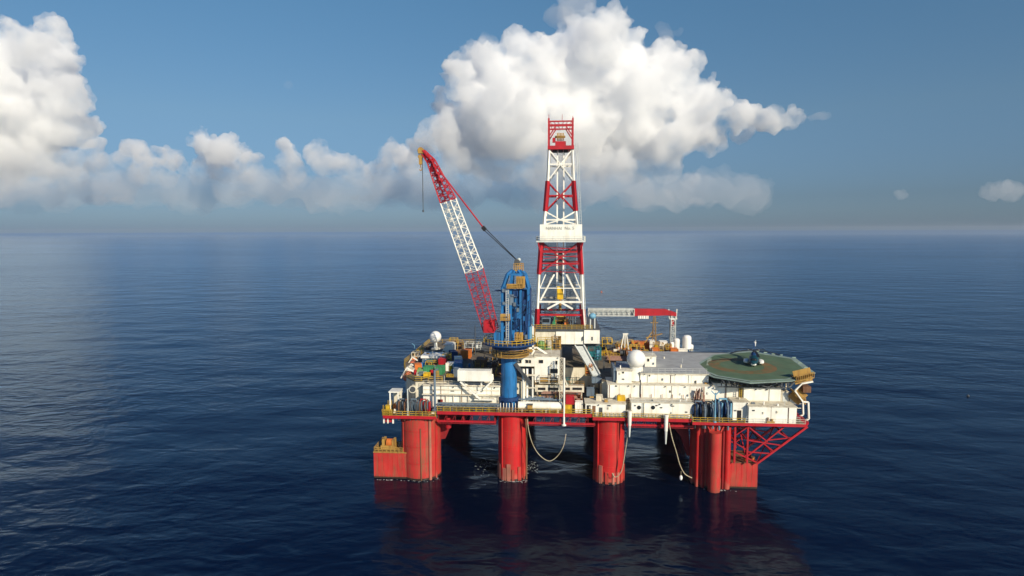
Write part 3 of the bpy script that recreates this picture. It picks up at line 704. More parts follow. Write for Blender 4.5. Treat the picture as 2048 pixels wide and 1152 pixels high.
# pipe ramp from the drill floor down into the well
rmp = thing('pipe_ramp', 'pale grey sloping pipe ramp below the drill floor', 'ramp', (44, 14, 19))
a = [at(1150, 694, 20), at(1168, 694, 20)]; c = [at(1185, 750, 13), at(1200, 750, 13)]
b = MB(); vv = [b.b.verts.new(p) for p in ((a[0][0], 21.5, a[0][1]), (a[1][0], 21.5, a[1][1]), (c[1][0], 12.5, c[1][1]), (c[0][0], 12.5, c[0][1]))]
f = b.b.faces.new(vv); r_ = bmesh.ops.extrude_face_region(b.b, geom=[f]); bmesh.ops.translate(b.b, verts=[e for e in r_['geom'] if isinstance(e, bmesh.types.BMVert)], vec=(0, .3, -.5))
b.build('ramp_plate', 'latt', rmp)
b = MB()
for i in (0, 1):
    b.bar((a[i][0], 21.4, a[i][1]+.25), (c[i][0], 12.4, c[i][1]+.25), .35)
b.build('side_beam', 'latt', rmp)
b = MB(); b.box(c[0][0]-.3, c[1][0]+.3, 10.5, 12.8, c[0][1]-1.6, c[0][1]-.3); b.build('catwalk_end', 'bluegrey', rmp)
b = MB(); b.bar((c[0][0]+.3, 11.5, 18.6), (c[0][0]+.3, 11.5, c[0][1]-1.6), .4); b.bar((c[1][0]-.3, 11.5, 18.6), (c[1][0]-.3, 11.5, c[1][1]-1.6), .4); b.build('post', 'dgrey', rmp)

# ================================================================== lattice boom helper
def lattice(b, p, q, w0, w1, d0, d1, side, up, n, th, br):
    """box lattice from p to q: widths along side, depths along up"""
    p = Vector(p); q = Vector(q)
    def cor(f, k):
        w_ = w0+(w1-w0)*f; d_ = d0+(d1-d0)*f
        return p.lerp(q, f) + side*(w_/2*(-1, 1, 1, -1)[k]) + up*(d_/2*(-1, -1, 1, 1)[k])
    for k in range(4): b.bar(cor(0, k), cor(1, k), th)
    for i in range(n):
        f0, f1 = i/n, (i+1)/n
        for k in range(4):
            j = (k+1) % 4
            b.bar(cor(f0, k if i % 2 else j), cor(f1, j if i % 2 else k), br)
            if i % 2 == 0: b.bar(cor(f0, k), cor(f0, j), br)
    for k in range(4): b.bar(cor(1, k), cor(1, (k+1) % 4), br)
    return b
# ================================================================== big blue crane
CV = 4.0
cx_, cz_ = at(1018, 715, CV)
crane = thing('pedestal_crane', 'big blue pedestal crane with a raised red and white lattice boom', 'crane', (cx_, CV, 17.9))
PR = 2.0
ped = MB().cyl((cx_, CV, 17.9), (cx_, CV, 31.4), PR, n=32).build('pedestal', 'blue', crane, None, True)
b = MB()
for k in range(10):
    a = R(k*36); b.obox((cx_+math.cos(a)*(PR+.35), CV+math.sin(a)*(PR+.35), 19.2), (.8, .25, 2.6), a)
b.cyl((cx_, CV, 20.5), (cx_, CV, 21.3), PR+.75, n=28); b.build('base_gusset', 'dblue', ped)
b = MB()
for k in range(6): b.box(cx_-2.0+k*.75, cx_-1.85+k*.75, CV-2.95, CV-2.75, 17.9, 20.2)
b.build('foot_pipe', 'white', ped)
_, zpl = at(1018, 690, CV-4.6)
plx0, plx1 = at(967, 690, CV)[0], at(1072, 690, CV)[0]
pc = (plx0+plx1)/2; pr_ = (plx1-plx0)/2
ring = MB().cyl((pc, CV, zpl-.35), (pc, CV, zpl), pr_, n=28)
ring.build('platform', 'dblue', crane)
b = MB()
for kz in (.6, 1.2): b.tube([(pc+math.cos(R(k*12))*pr_*.98, CV+math.sin(R(k*12))*pr_*.98, zpl+kz) for k in range(31)], .09, 5)
for k in range(36): b.bar((pc+math.cos(R(k*10))*pr_*.98, CV+math.sin(R(k*10))*pr_*.98, zpl), (pc+math.cos(R(k*10))*pr_*.98, CV+math.sin(R(k*10))*pr_*.98, zpl+1.2), .1)
b.build('railing', 'yellow', crane)
b = MB().cyl((cx_+.3, CV, zpl-1.5), (cx_+.3, CV, zpl-.36), 4.6, n=28); b.build('slew_ring', 'dblue', crane, None, True)
# lower yellow gallery round the pedestal
lg = MB(); lx = at(985, 708, CV)[0]; rx = at(1058, 708, CV)[0]; lc = (lx+rx)/2; lr = (rx-lx)/2
zg = at(1018, 716, CV-lr)[1]
lg.cyl((lc, CV, zg-.2), (lc, CV, zg), lr, n=24)
for kz in (.6, 1.2, 1.7): lg.tube([(lc+math.cos(R(k*15))*lr, CV+math.sin(R(k*15))*lr, zg+kz) for k in range(25)], .06, 5)
for k in range(20): lg.bar((lc+math.cos(R(k*12.86))*lr, CV+math.sin(R(k*12.86))*lr, zg), (lc+math.cos(R(k*12.86))*lr, CV+math.sin(R(k*12.86))*lr, zg+1.7), .11)
lg.build('gallery', 'ochre', crane)
b = MB(); b.bar((cx_+1.6, CV-1.8, 30.0), (cx_+5.6, CV-1.9, 25.0), .7, .25); b.bar((cx_+1.6, CV-1.0, 30.0), (cx_+5.6, CV-1.1, 25.0), .7, .25); b.build('stairway', 'dgrey', crane)
# machinery house: tapering blue tower frame
def PX(px, py, v=CV): x, z = at(px, py, v); return x, z
H0 = zpl
TL = [(1002, 640), (1003, 575), (1013, 548), (1022, 541)]; TR = [(1060, 640), (1061, 575), (1052, 548), (1044, 541)]
def towx(z):
    zs = [PX(p[0], p[1])[1] for p in TL]; xl = [PX(*p)[0] for p in TL]; xr = [PX(*p)[0] for p in TR]
    zs = [H0]+zs[1:]
    for i in range(3):
        if zs[i] <= z <= zs[i+1]:
            f = (z-zs[i])/(zs[i+1]-zs[i]); return xl[i]+(xl[i+1]-xl[i])*f, xr[i]+(xr[i+1]-xr[i])*f
    return xl[-1], xr[-1]
ZT = PX(1030, 541)[1]; ZS = PX(1030, 575)[1]; ZM = PX(1013, 548)[1]
yf, yb = CV-2.6, CV+2.8
xl, xr = towx(ZS)
b = MB()
for y in (yf, yb):
    for (x, xt) in ((xl+.4, towx(ZM)[0]+.3), (xl+2.5, xl+2.8), (xr-2.3, xr-2.4), (xr-.4, towx(ZM)[1]-.3)):
        b.bar((x, y, H0), (x, y, ZS), .62, .62); b.bar((x, y, ZS-.2), (xt, y*.6+CV*.4, ZM), .6, .6); b.bar((xt, y*.6+CV*.4, ZM), ((xt*.5+PX(1032, 541)[0]*.5), CV+(y-CV)*.35, ZT), .6, .6)
    for z in (H0+3.2, H0+6.4, H0+9.6, ZS): b.box(xl+.1, xr-.1, y-.2, y+.2, z-.2, z+.2)
    for i, z in enumerate((H0+.2, H0+3.4, H0+6.6)):
        b.bar((xl+.5, y, z), (xl+2.5, y, z+3), .3); b.bar((xr-.5, y, z+3), (xr-2.3, y, z), .3); b.bar((xl+2.6, y, z+3), (xr-2.4, y, z), .28)
for x in (xl+.4, xr-.4):
    for z in (H0+3.2, H0+6.4, H0+9.6, ZS): b.bar((x, yf, z), (x, yb, z), .35)
    for z in (H0+.3, H0+3.4, H0+6.6): b.bar((x, yf, z), (x, yb, z+3), .26)
b.box(towx(ZM)[0]+.3, towx(ZM)[1]-.3, CV-1.9, CV+1.9, ZM-.25, ZM+.25)
b.build('tower_frame', 'blue', crane)
b = MB(); b.box((xl+xr)/2+.2, xr+.15, CV-1.9, CV+2.4, H0+4.2, ZS-.3); b.box(xl+2.6, xr-1.5, CV-1.2, CV+2.4, H0+.05, H0+4.0); b.build('winch_house', 'dblue', crane)
for (u0, u1, ya_, z0_, z1_, mt_) in ((.62, .98, -2.75, .05, .42, 'dblue'), (.50, .72, -2.9, .46, .62, 'blue'), (.66, .96, -2.75, .55, .80, 'dblue'), (.30, .44, -2.95, .70, .86, 'bluegrey'), (.74, .9, -3.0, .42, .5, 'blue'), (.36, .5, -2.95, .04, .24, 'blue'), (.42, .6, -2.85, .86, .97, 'dblue')):
    MB().box(xl+(xr-xl)*u0, xl+(xr-xl)*u1, CV+ya_, CV-1.5, H0+(ZS-H0)*z0_, H0+(ZS-H0)*z1_).build('machinery_box', mt_, crane)
b = MB(); rn = random.Random(2)
for k in range(12):
    u_ = xl+(xr-xl)*rn.uniform(.2, .95); b.cyl((u_, yf-.45, H0+rn.uniform(0, 4)), (u_+rn.uniform(-.6, .6), yf-.45, H0+rn.uniform(5, 13)), .1, n=6)
b.build('hydraulic_pipe', 'dblue', crane)
rn = random.Random(12)
for k in range(9):
    u_ = xl+(xr-xl)*rn.uniform(.05, .95); z_ = H0+rn.uniform(.5, 14)
    MB().box(u_-.3, u_+.35, yf-.75, yf-.35, z_, z_+rn.uniform(.4, 1.2)).build('control_box', 'bluegrey', crane)
b = MB()
for k in range(6): b.cyl((xl-.15+.1*k, yf-.2, H0+1+k), (xr+.1, yf-.3, H0+4.5+1.6*k), .06, n=6)
b.build('cable_run', 'black', crane)
b = MB(); b.box(xl+2.9, (xl+xr)/2+.9, CV-2.2, CV+1.5, H0+.1, H0+11.2); b.build('ladder_shaft', 'blue', crane)
b = MB()
for s in (-.3, .3): b.bar((xl+1.7+s, yf-.5, H0), (xl+1.7+s, yf-.5, ZS), .11)
for i in range(30): b.bar((xl+1.4, yf-.5, H0+i*.45), (xl+2.0, yf-.5, H0+i*.45), .08)
b.build('ladder', 'latt', crane)
for (pxa, pya, pxb, pyb) in ((1001, 628, 1020, 641), (1014, 570, 1045, 577), (1033, 553, 1050, 576), (1030, 665, 1046, 682)):
    xa, xb, za, zb = B(pxa, pya, pxb, pyb, yf-.9)
    p = MB(); p.box(xa, xb, yf-1.3, yf-.3, za, za+.15)
    for kz in (.55, 1.1): p.bar((xa, yf-1.3, za+kz), (xb, yf-1.3, za+kz), .1)
    n = max(2, int((xb-xa)/.55))
    for i in range(n+1): p.bar((xa+(xb-xa)*i/n, yf-1.3, za), (xa+(xb-xa)*i/n, yf-1.3, max(zb, za+1.1)), .12)
    p.box(xa, xb, yf-.5, yf-.35, za, max(zb, za+1.1)); p.build('service_platform', 'ochre', crane)
xa, xb, za, zb = B(988, 665, 1001, 686, yf)
MB().box(xa, xb, yf-.2, yf+2, H0, zb).build('cab_base', 'blue', crane)
xa, xb, za, zb = B(1036, 658, 1062, 688, yf)
cabp = MB().box(xa+2.2, xb, CV+1, CV+3.4, H0, zb).build('electric_cabinet', 'sky', crane)
MB().bar((PX(990, 582)[0], CV, PX(990, 581)[1]), (xl+.4, CV, PX(990, 581)[1]), .3).build('floodlight_arm', 'dblue', crane)
# head of the tower: sheaves and little yellow cage
hx, hz = PX(1036, 530)
b = MB(); b.box(hx-1.0, hx+1.3, CV-.9, CV+.9, ZT-.1, ZT+.15)
for kz in (.6, 1.2, 1.8):
    for y in (CV-.9, CV+.9): b.bar((hx-1.0, y, ZT+kz), (hx+1.3, y, ZT+kz), .1)
for k in range(6):
    for y in (CV-.9, CV+.9): b.bar((hx-1.0+k*.46, y, ZT), (hx-1.0+k*.46, y, ZT+1.8), .12)
b.build('head_cage', 'ochre', crane)
b = MB()
for k in range(4): b.cyl((hx-.2, CV-.6+k*.35, ZT+2.1), (hx-.2, CV-.42+k*.35, ZT+2.1), .75, n=16)
b.build('head_sheave', 'dgrey', crane, None, True)
MB().ball((hx+.25, CV, ZT+2.7), .45).build('beacon', 'latt', crane, None, True)
# boom
def P3(px, py, v): x, z = at(px, py, v); return Vector((x, v, z))
VB, VT = CV-1.5, CV-7.0
def bp(px, py):
    f = (660-py)/(660-300); return P3(px, py, VB+(VT-VB)*f)
foot, A0, A1, A2, tip = bp(982, 660), bp(948, 541), bp(896, 401), bp(862, 322), bp(845, 302)
ax = (A1-foot).normalized(); bside = ax.cross(Vector((0, 1, 0))).normalized(); bup = bside.cross(ax).normalized()
cs, sn = math.cos(R(28)), math.sin(R(28)); s2 = bside*cs+bup*sn; u2 = -bside*sn+bup*cs
boom = MB(); lattice(boom, foot, A0, 3.3, 3.7, 2.0, 2.7, s2, u2, 14, .2, .1); BOOM = boom.build('boom_section', 'red', crane)
boom = MB(); lattice(boom, A0, A1, 3.7, 3.1, 2.7, 2.3, s2, u2, 16, .25, .12); boom.build('boom_section', 'white', crane)
boom = MB(); lattice(boom, A1, A2, 3.1, 1.5, 2.3, 1.3, s2, u2, 12, .28, .16); lattice(boom, A2, tip, 1.4, .8, 1.3, .7, s2, u2, 4, .34, .24)
BT = boom.build('boom_section', 'red', crane)
bl = MB(); bl.bar(A2+s2*.1, A1.lerp(A2, .45), .5, .9); bl.bar(A2+s2*-.5, A2+Vector((.1, 0, -2.6)), .55); bl.build('jib_plate', 'red', BT)
b = MB(); xa, xb, za, zb = B(968, 640, 990, 664, VB); b.box(xa, xb, VB-1.3, VB-.9, za, zb); b.box(xa, xb, VB+.9, VB+1.3, za, zb); b.cyl((foot.x, VB-1.5, foot.z+.3), (foot.x, VB+1.5, foot.z+.3), .6, n=14); b.build('boom_foot', 'red', crane)
b = MB(); t0 = tip; b.cyl(t0+Vector((-.4, -.35, .1)), t0+Vector((-.4, .35, .1)), .75, n=16); b.box(t0.x-1.0, t0.x+.3, t0.y-.5, t0.y+.5, t0.z-.6, t0.z+.5); b.build('tip_sheave', 'ochre', crane)
hb = bp(841, 318); b = MB(); b.box(hb.x-.35, hb.x+.35, hb.y-.3, hb.y+.3, hb.z-1.3, hb.z+.9); b.cyl((hb.x, hb.y-.35, hb.z+.5), (hb.x, hb.y+.35, hb.z+.5), .55, n=14)
b.tube([hb+Vector((0,0,-1.3)), hb+Vector((0,0,-1.9)), hb+Vector((.35,0,-2.3)), hb+Vector((.1,0,-2.7)), hb+Vector((-.3,0,-2.5))], .13, 6); b.build('hook_block', 'ochre', crane)
b = MB(); b.cyl(t0+Vector((-1.0, 0, .1)), hb+Vector((-.3, 0, .8)), .07, n=6); b.cyl(t0+Vector((-.2, 0, -.5)), hb+Vector((.3, 0, .8)), .07, n=6); b.build('hoist_wire', 'dgrey', crane)
wl0 = bp(845, 340); wl1 = Vector((wl0.x, wl0.y, at(845, 420, wl0.y)[1])); b = MB(); b.cyl(Vector((wl0.x, wl0.y, t0.z-.6)), wl1, .09, n=6); b.cyl(wl1+Vector((0,0,-.5)), wl1, .2, n=8); b.build('whip_line', 'dgrey', crane)
pend0 = bp(864, 322); pend1 = P3(968, 457, CV-2.4); b = MB()
for s in (-.35, .35): b.cyl(pend0+Vector((0, s, 0)), pend1+Vector((0, s, 0)), .15, n=8)
b.build('pendant_bar', 'red', crane)
MB().obox(pend1, (1.1, 1.2, .9), 0, 0, R(50)).build('bridle_block', 'black', crane)
top = Vector((hx-.2, CV, ZT+2.6)); b = MB()
for k, s in enumerate((-.7, -.25, .25, .7)): b.cyl(pend1+Vector((.1*s, s*.6, .4*(-1)**k)), top+Vector((.4*(k % 2)-.3, s, .3*(-1)**k)), .055, n=6)
b.build('luffing_wire', 'black', crane)

# ================================================================== second crane resting on its post, behind the derrick
V2 = 57.0
def Q(px, py): x, z = at(px, py, V2); return Vector((x, V2, z))
c2r = thing('deck_crane', 'second deck crane behind the derrick with its boom lowered level on a rest post', 'crane', (Q(1168, 640).x, V2, 24.4))
b = MB(); b.cyl((Q(1168, 640).x, V2+2, 24.4), (Q(1168, 640).x, V2+2, Q(0, 650).z), 1.5, n=18); b.build('pedestal', 'blue', c2r, None, True)
b = MB(); p = Q(1158, 655); q = Q(1176, 618); b.box(p.x, q.x, V2+.8, V2+4, p.z, q.z); b.build('machine_house', 'blue', c2r)
p, q = Q(1176, 624), Q(1268, 624.5)
b = MB(); lattice(b, p, q, 2.4, 2.4, 2.2, 2.2, Vector((0, 1, 0)), Vector((0, 0, 1)), 18, .26, .15); b.box(p.x, q.x, V2+.7, V2+.8, p.z-.8, p.z+.8); b.build('boom_section', 'latt', c2r)
b = MB(); q0 = Q(1268, 617); q1 = Q(1330, 618); q2 = Q(1352, 625); q3 = Q(1352, 632); q4 = Q(1336, 630); q5 = Q(1268, 631.5)
b.profile([(k.x, k.z) for k in (q0, q1, q2, q3, q4, q5)], V2-.9, V2+.9); rs = b.build('boom_section', 'red', c2r)
b = MB(); x = Q(1276, 624).x
for w_ in (.35, .5, .35, .55, .35, .4): b.box(x, x+w_, V2-.98, V2-.91, Q(0, 627).z, Q(0, 621.5).z); x += w_+.17
b.build('lettering', 'white', rs)
p = Q(1348, 632); b = MB(); b.cyl(p, p+Vector((0, 0, -1.2)), .08, n=6); b.build('hoist_wire', 'dgrey', c2r)
b = MB(); b.box(p.x-.75, p.x+.05, V2-.4, V2+.4, p.z-3.6, p.z-1.1); b.build('hook_block', 'red', c2r); b = MB(); b.box(p.x+.06, p.x+.5, V2-.4, V2+.4, p.z-3.2, p.z-1.0); b.build('hook_plate', 'white', c2r)
rp_ = thing('boom_rest', 'pale lattice post carrying the lowered boom of the second crane', 'post', (Q(1358, 690).x, V2, 24.4))
b = MB(); lattice(b, (Q(1359, 0).x, V2, 24.4), (Q(1359, 0).x, V2, Q(0, 622).z), 1.6, 1.4, 1.6, 1.4, Vector((1, 0, 0)), Vector((0, 1, 0)), 9, .28, .16); b.build('lattice_post', 'latt', rp_)
b = MB(); x = Q(1359, 0).x; zz = Q(0, 618).z
for s in (-1.2, 1.0): b.bar((x+s, V2-.3, zz-1.6), (x+s*1.2, V2-.3, zz+1.6), .35)
b.box(x-1.3, x+1.3, V2-.8, V2+.8, zz-1.8, zz-1.4); b.build('cradle', 'latt', rp_)

# ================================================================== helideck
HZ = 26.9
hp = [gnd(px, py, HZ) for px, py in ((1386, 733), (1426, 709), (1500, 703), (1586, 717), (1622, 744), (1578, 759), (1500, 763), (1432, 752))]
hcx = sum(p[0] for p in hp)/8; hcy = sum(p[1] for p in hp)/8
HC = Vector((hcx, hcy, HZ))
heli = thing('helideck', 'green eight sided helicopter deck overhanging the right end of the platform', 'helideck', (hcx, hcy, HZ-1.3))
def grow(k, dz=0): return [(hcx+(x-hcx)*k, hcy+(y-hcy)*k) for x, y in hp]
MB().prism(grow(1.0), HZ-.45, HZ).build('landing_deck', 'heligreen', heli)
def ringmesh(outer, inner, z0, z1):
    b = MB(); n = len(outer); vv = []
    for (pts, z) in ((outer, z1), (inner, z1), (inner, z0), (outer, z0)): vv.append([b.b.verts.new((x, y, z)) for x, y in pts])
    for a in range(4):
        for i in range(n): b.b.faces.new((vv[a][i], vv[a][(i+1) % n], vv[(a+1) % 4][(i+1) % n], vv[(a+1) % 4][i]))
    return b
ringmesh(grow(1.005), grow(.945), HZ+.004, HZ+.012).build('edge_marking', 'helirim', heli)
ringmesh(grow(1.075), grow(1.008), HZ-.25, HZ-.12).build('safety_net', 'helirim', heli)
n = 40; el = lambda r: [(hcx-2.2+math.cos(2*math.pi*i/n)*r, hcy+1.0+math.sin(2*math.pi*i/n)*r*1.12) for i in range(n)]
ringmesh(el(8.6), el(5.6), HZ+.004, HZ+.010).build('circle_marking', 'ring', heli)
b = MB(); mx_, my_ = gnd(1415, 724, HZ)
for k in range(5): b.obox((mx_+k*.5-.5, my_-3.5+k*1.9, HZ+.006), (1.4, 1.1, .005), R(70))
b.build('deck_lettering', 'mark', heli)
# support frame below
b = MB()
for i in range(8):
    x, y = grow(.9)[i]; x2, y2 = grow(.9)[(i+1) % 8]; x3, y3 = grow(.45)[i]
    b.bar((x, y, HZ-1.0), (x2, y2, HZ-1.0), .45); b.bar((x, y, HZ-1.0), (x3, y3, HZ-1.0), .4)
    xm, ym = (x+x2)/2, (y+y2)/2
    b.bar((x, y, HZ-.5), (xm, ym, HZ-2.0), .25); b.bar((x2, y2, HZ-.5), (xm, ym, HZ-2.0), .25)
for k in range(14):
    f = k/13; xx = hp[7][0]*.92+hcx*.08+(hp[5][0]-hp[7][0])*f*.96
    b.bar((xx, hcy-13, HZ-.5), (xx, hcy-13, HZ-2.3), .2); b.bar((xx, hcy-15.5, HZ-.6), (xx, hcy+14, HZ-.6), .3)
b.bar((hp[7][0], hcy-13, HZ-2.3), (hp[5][0], hcy-13, HZ-2.3), .25)
b.build('support_frame', 'dgrey', heli)
b = MB()
for (px, py) in ((1500, 701), (1515, 703.5), (1531, 706), (1547, 709), (1562, 711), (1588, 716), (1600, 727), (1612, 736)):
    x, y = gnd(px, py, HZ); b.box(x-.5, x+.5, y, y+.12, HZ, HZ+.28)
b.build('edge_light_panel', 'helirim', heli)
# access platform and stair at the right tip
hs = thing('helideck_stair', 'white zigzag stair tower with brown landings below the right tip of the helideck', 'stairs', (96, 4, 17))
VS = 3.0
def S(px, py): x, z = at(px, py, VS); return (x, VS, z)
for dy in (-.5, 3.0):
    b = MB()
    for (p, q) in (((1624, 762), (1602, 766)), ((1602, 766), (1588, 780)), ((1588, 780), (1604, 802)), ((1604, 802), (1615, 803)), ((1615, 803), (1616, 836)), ((1616, 836), (1604, 843))):
        a_ = Vector(S(*p)); c_ = Vector(S(*q)); a_.y += dy; c_.y += dy; b.bar(a_, c_, .32, .5)
    b.build('stringer', 'white', hs)
for (p, q) in (((1627, 748), (1592, 756)), ((1590, 783), (1610, 801))):
    a_ = Vector(S(*p)); c_ = Vector(S(*q)); b = MB(); b.bar(a_+Vector((0, 1.3, -.3)), c_+Vector((0, 1.3, -.3)), 3.4, .1)
    for k in range(10):
        t_ = a_.lerp(c_, k/9); b.bar(t_+Vector((0, -.4, -.2)), t_+Vector((0, 3, -.2)), .5, .12); b.bar(t_+Vector((0, -.4, -.9)), t_+Vector((0, -.4, .5)), .12)
    for dz in (-.8, .5): b.bar(a_+Vector((0, -.4, dz)), c_+Vector((0, -.4, dz)), .2)
    b.build('landing', 'ochre', hs)
xa, za = at(1606, 753, VS)[0], at(1606, 757, VS)[1]
MB().box(at(1608, 752, VS)[0], at(1624, 752, VS)[0], VS+.2, VS+3, at(0, 759, VS)[1], at(0, 748, VS)[1]).build('floor_tray', 'rust', hs)
b = MB()
for (px, py) in ((1580, 770), (1592, 800), (1600, 822)):
    x, z = at(px, py, VS); b.bar((x, VS+2.5, 17), (x, VS+2.5, z), .3)
    b.bar((x-1.2, VS+2.5, z), (x+1.2, VS+2.5, z), .15); b.bar((x-1.2, VS+2.5, z+1.1), (x+1.2, VS+2.5, z+1.1), .12)
b.build('post', 'cream', hs)

# ================================================================== helicopter, nose towards the camera
hx_, hy_ = gnd(1507, 735, HZ)
hel = thing('helicopter', 'white and blue helicopter parked nose forward on the green helideck', 'helicopter', (hx_, hy_, HZ))
def loft(b, secs, n=16):
    rings = []
    for (y, cx0, cz0, rx_, rz_) in secs: rings.append([b.b.verts.new((cx0+rx_*math.cos(2*math.pi*k/n), y, cz0+rz_*math.sin(2*math.pi*k/n))) for k in range(n)])
    for r0, r1 in zip(rings, rings[1:]):
        for k in range(n): b.b.faces.new((r0[k], r0[(k+1) % n], r1[(k+1) % n], r1[k]))
    b.b.faces.new(rings[0]); b.b.faces.new(list(reversed(rings[-1]))); return b
x0, y0_, z0_ = hx_, hy_, HZ
b = loft(MB(), [(y0_-.1, x0, z0_+1.0, .25, .2), (y0_+.5, x0, z0_+1.15, .75, .55), (y0_+1.6, x0, z0_+1.5, 1.05, .95), (y0_+3, x0, z0_+1.75, 1.15, 1.2), (y0_+6.5, x0, z0_+1.8, 1.15, 1.2), (y0_+8.2, x0, z0_+2.0, .85, .85), (y0_+10, x0, z0_+2.4, .42, .45), (y0_+13.5, x0, z0_+2.7, .24, .3)])
fu = b.build('fuselage', 'navy', hel, None, True)
MB().ball((x0, y0_+1.3, z0_+2.0), .8, (1.05, .8, .55)).build('windscreen', 'glass', fu, None, True)
MB().ball((x0, y0_+.5, z0_+.85), .62, (1.1, 1.0, .72)).build('nose', 'ivory', fu, None, True)
b = loft(MB(), [(y0_+3.2, x0, z0_+3.0, .3, .2), (y0_+4.2, x0, z0_+3.15, .7, .45), (y0_+6.2, x0, z0_+3.15, .65, .45), (y0_+7.6, x0, z0_+2.9, .3, .25)]); b.build('engine_cowling', 'dblue', hel, None, True)
for s in (-1, 1):
    b = loft(MB(), [(y0_+2.6, x0+s*1.75, z0_+.95, .25, .25), (y0_+3.3, x0+s*1.75, z0_+.95, .72, .5), (y0_+5.6, x0+s*1.75, z0_+.95, .72, .5), (y0_+6.6, x0+s*1.6, z0_+1.05, .3, .3)]); sp = b.build('sponson', 'ivory', hel, None, True)
    MB().cyl((x0+s*1.75-.15, y0_+4.2, z0_+.4), (x0+s*1.75+.15, y0_+4.2, z0_+.4), .4, n=14).build('wheel', 'tyre', sp, None, True)
MB().cyl((x0-.12, y0_+1.0, z0_+.3), (x0+.12, y0_+1.0, z0_+.3), .3, n=12).build('nose_wheel', 'tyre', hel, None, True)
MB().cyl((x0, y0_+4.9, z0_+3.4), (x0, y0_+4.9, z0_+4.25), .3, n=12).build('rotor_mast', 'dgrey', hel, None, True)
for k in range(5):
    a = R(64+72*k); b = MB(); p = Vector((x0, y0_+4.9, z0_+4.2)); d_ = Vector((math.cos(a), math.sin(a), 0))
    pts = [p+d_*.3, p+d_*2.5+Vector((0,0,-.08)), p+d_*4.6+Vector((0,0,-.38)), p+d_*6.3+Vector((0,0,-.85))]
    for u_, v_ in zip(pts, pts[1:]): b.bar(u_, v_, .14, .6)
    b.build('rotor_blade', 'black', hel)
b = MB(); b.b.faces.new([b.b.verts.new(v) for v in ((x0-.08, y0_+12.4, z0_+2.8), (x0-.08, y0_+13.8, z0_+2.8), (x0-.08, y0_+14.8, z0_+5.0), (x0-.08, y0_+13.9, z0_+5.0))])
g_ = bmesh.ops.extrude_face_region(b.b, geom=b.b.faces[:]); bmesh.ops.translate(b.b, verts=[e for e in g_['geom'] if isinstance(e, bmesh.types.BMVert)], vec=(.22, 0, 0)); b.build('tail_fin', 'dblue', hel)
b = MB(); b.box(x0-1.5, x0+1.5, y0_+12.6, y0_+13.3, z0_+2.75, z0_+2.85); b.build('tailplane', 'ivory', hel)
b = MB()
for k in range(4): b.bar((x0+.35, y0_+14.2, z0_+4.7), (x0+.35, y0_+14.2+1.2*math.cos(k*1.571+.5), z0_+4.7+1.2*math.sin(k*1.571+.5)), .06, .2)
b.ball((x0+.2, y0_+14.2, z0_+4.9), .35); b.build('tail_rotor', 'ivory', hel)
hel.rotation_euler.z = R(-17); hel.scale = (1.05, .9, .92)

# ================================================================== deckhouses
def HX(px0, py0, px1, py1, v, deep, zb=None, zt=None):
    x0, x1, z0, z1 = B(px0, py0, px1, py1, v)
    return x0, x1, v, v+deep, (z0 if zb is None else zb), (z1 if zt is None else zt)
MD = 17.02; WD = 24.46            # main deck and weather deck
def pz(px, py, v): x, z = at(px, py, v); return x, z
# left front house: long white wall with a ledge
a = HX(846, 770, 1000, 826, 3.2, 6.0, 18.02)
ha = house('deckhouse', 'long white deckhouse wall with a red door left of the blue crane pedestal', *a, wins=[], doors=[(pz(882, 800, 3.2)[0], .95, 2.1, 'darkred'), (pz(878, 800, 3.2)[0], .7, 2.1, 'black')], vents=[(pz(905, 781, 3.2)[0], pz(905, 781, 3.2)[1], .9, .45), (pz(868, 782, 3.2)[0], pz(868, 782, 3.2)[1], .5, .5)])
b = MB(); zl = pz(900, 789, 2.5)[1]; b.box(a[0]-.1, a[1]+.1, 2.2, 3.19, zl-.15, zl); b.build('ledge', 'cream', ha)
b = MB(); b.box(a[0]+.3, a[1]-.2, 3.05, 3.19, zl+.9, zl+1.2); b.cyl((a[0], 2.9, zl+2.2), (a[1], 2.9, zl+2.2), .16, n=8); b.cyl((a[0]+5, 2.8, zl-2.2), (a[1], 2.8, zl-2.2), .2, n=8)
for k in range(8): b.cyl((a[0]+6+k*1.9, 2.75, 18.1), (a[0]+6+k*1.9, 2.75, zl-.1), .1, n=6)
b.build('wall_pipe', 'cream', ha)
# white tank box on v struts
tk = HX(915, 741, 982, 763, 1.2, 2.4)
tank = thing('tank', 'white oblong tank held out on V shaped struts left of the blue crane pedestal', 'tank', ((tk[0]+tk[1])/2, 2.4, tk[4]))
b = MB(); b.box(tk[0]+.25, tk[1]-.25, tk[2], tk[3], tk[4], tk[5]); b.box(tk[0], tk[0]+.24, tk[2]-.06, tk[3]+.06, tk[4]-.05, tk[5]+.08); b.box(tk[1]-.24, tk[1], tk[2]-.06, tk[3]+.06, tk[4]-.05, tk[5]+.08); b.build('tank_body', 'white', tank)
b = MB()
for dy in (.3, 2.0):
    def T(px, py): x, z = at(px, py, 1.2); return (x, 1.2+dy, z)
    b.bar(T(920, 764), T(960, 799), .36); b.bar(T(983, 752), T(984, 763), .4); b.bar(T(984, 763), T(971, 775), .36); b.bar(T(971, 774), T(971, 780), .4); b.bar(T(962, 781), T(950, 786), .26); b.bar(T(962, 766), T(962, 782), .2)
b.build('strut', 'white', tank)
b = MB(); x, z = at(960, 799, 1.2); b.box(x-1.5, x+3.5, 1.5, 3.3, z-.3, z-.05); b.build('strut_foot', 'white', tank)
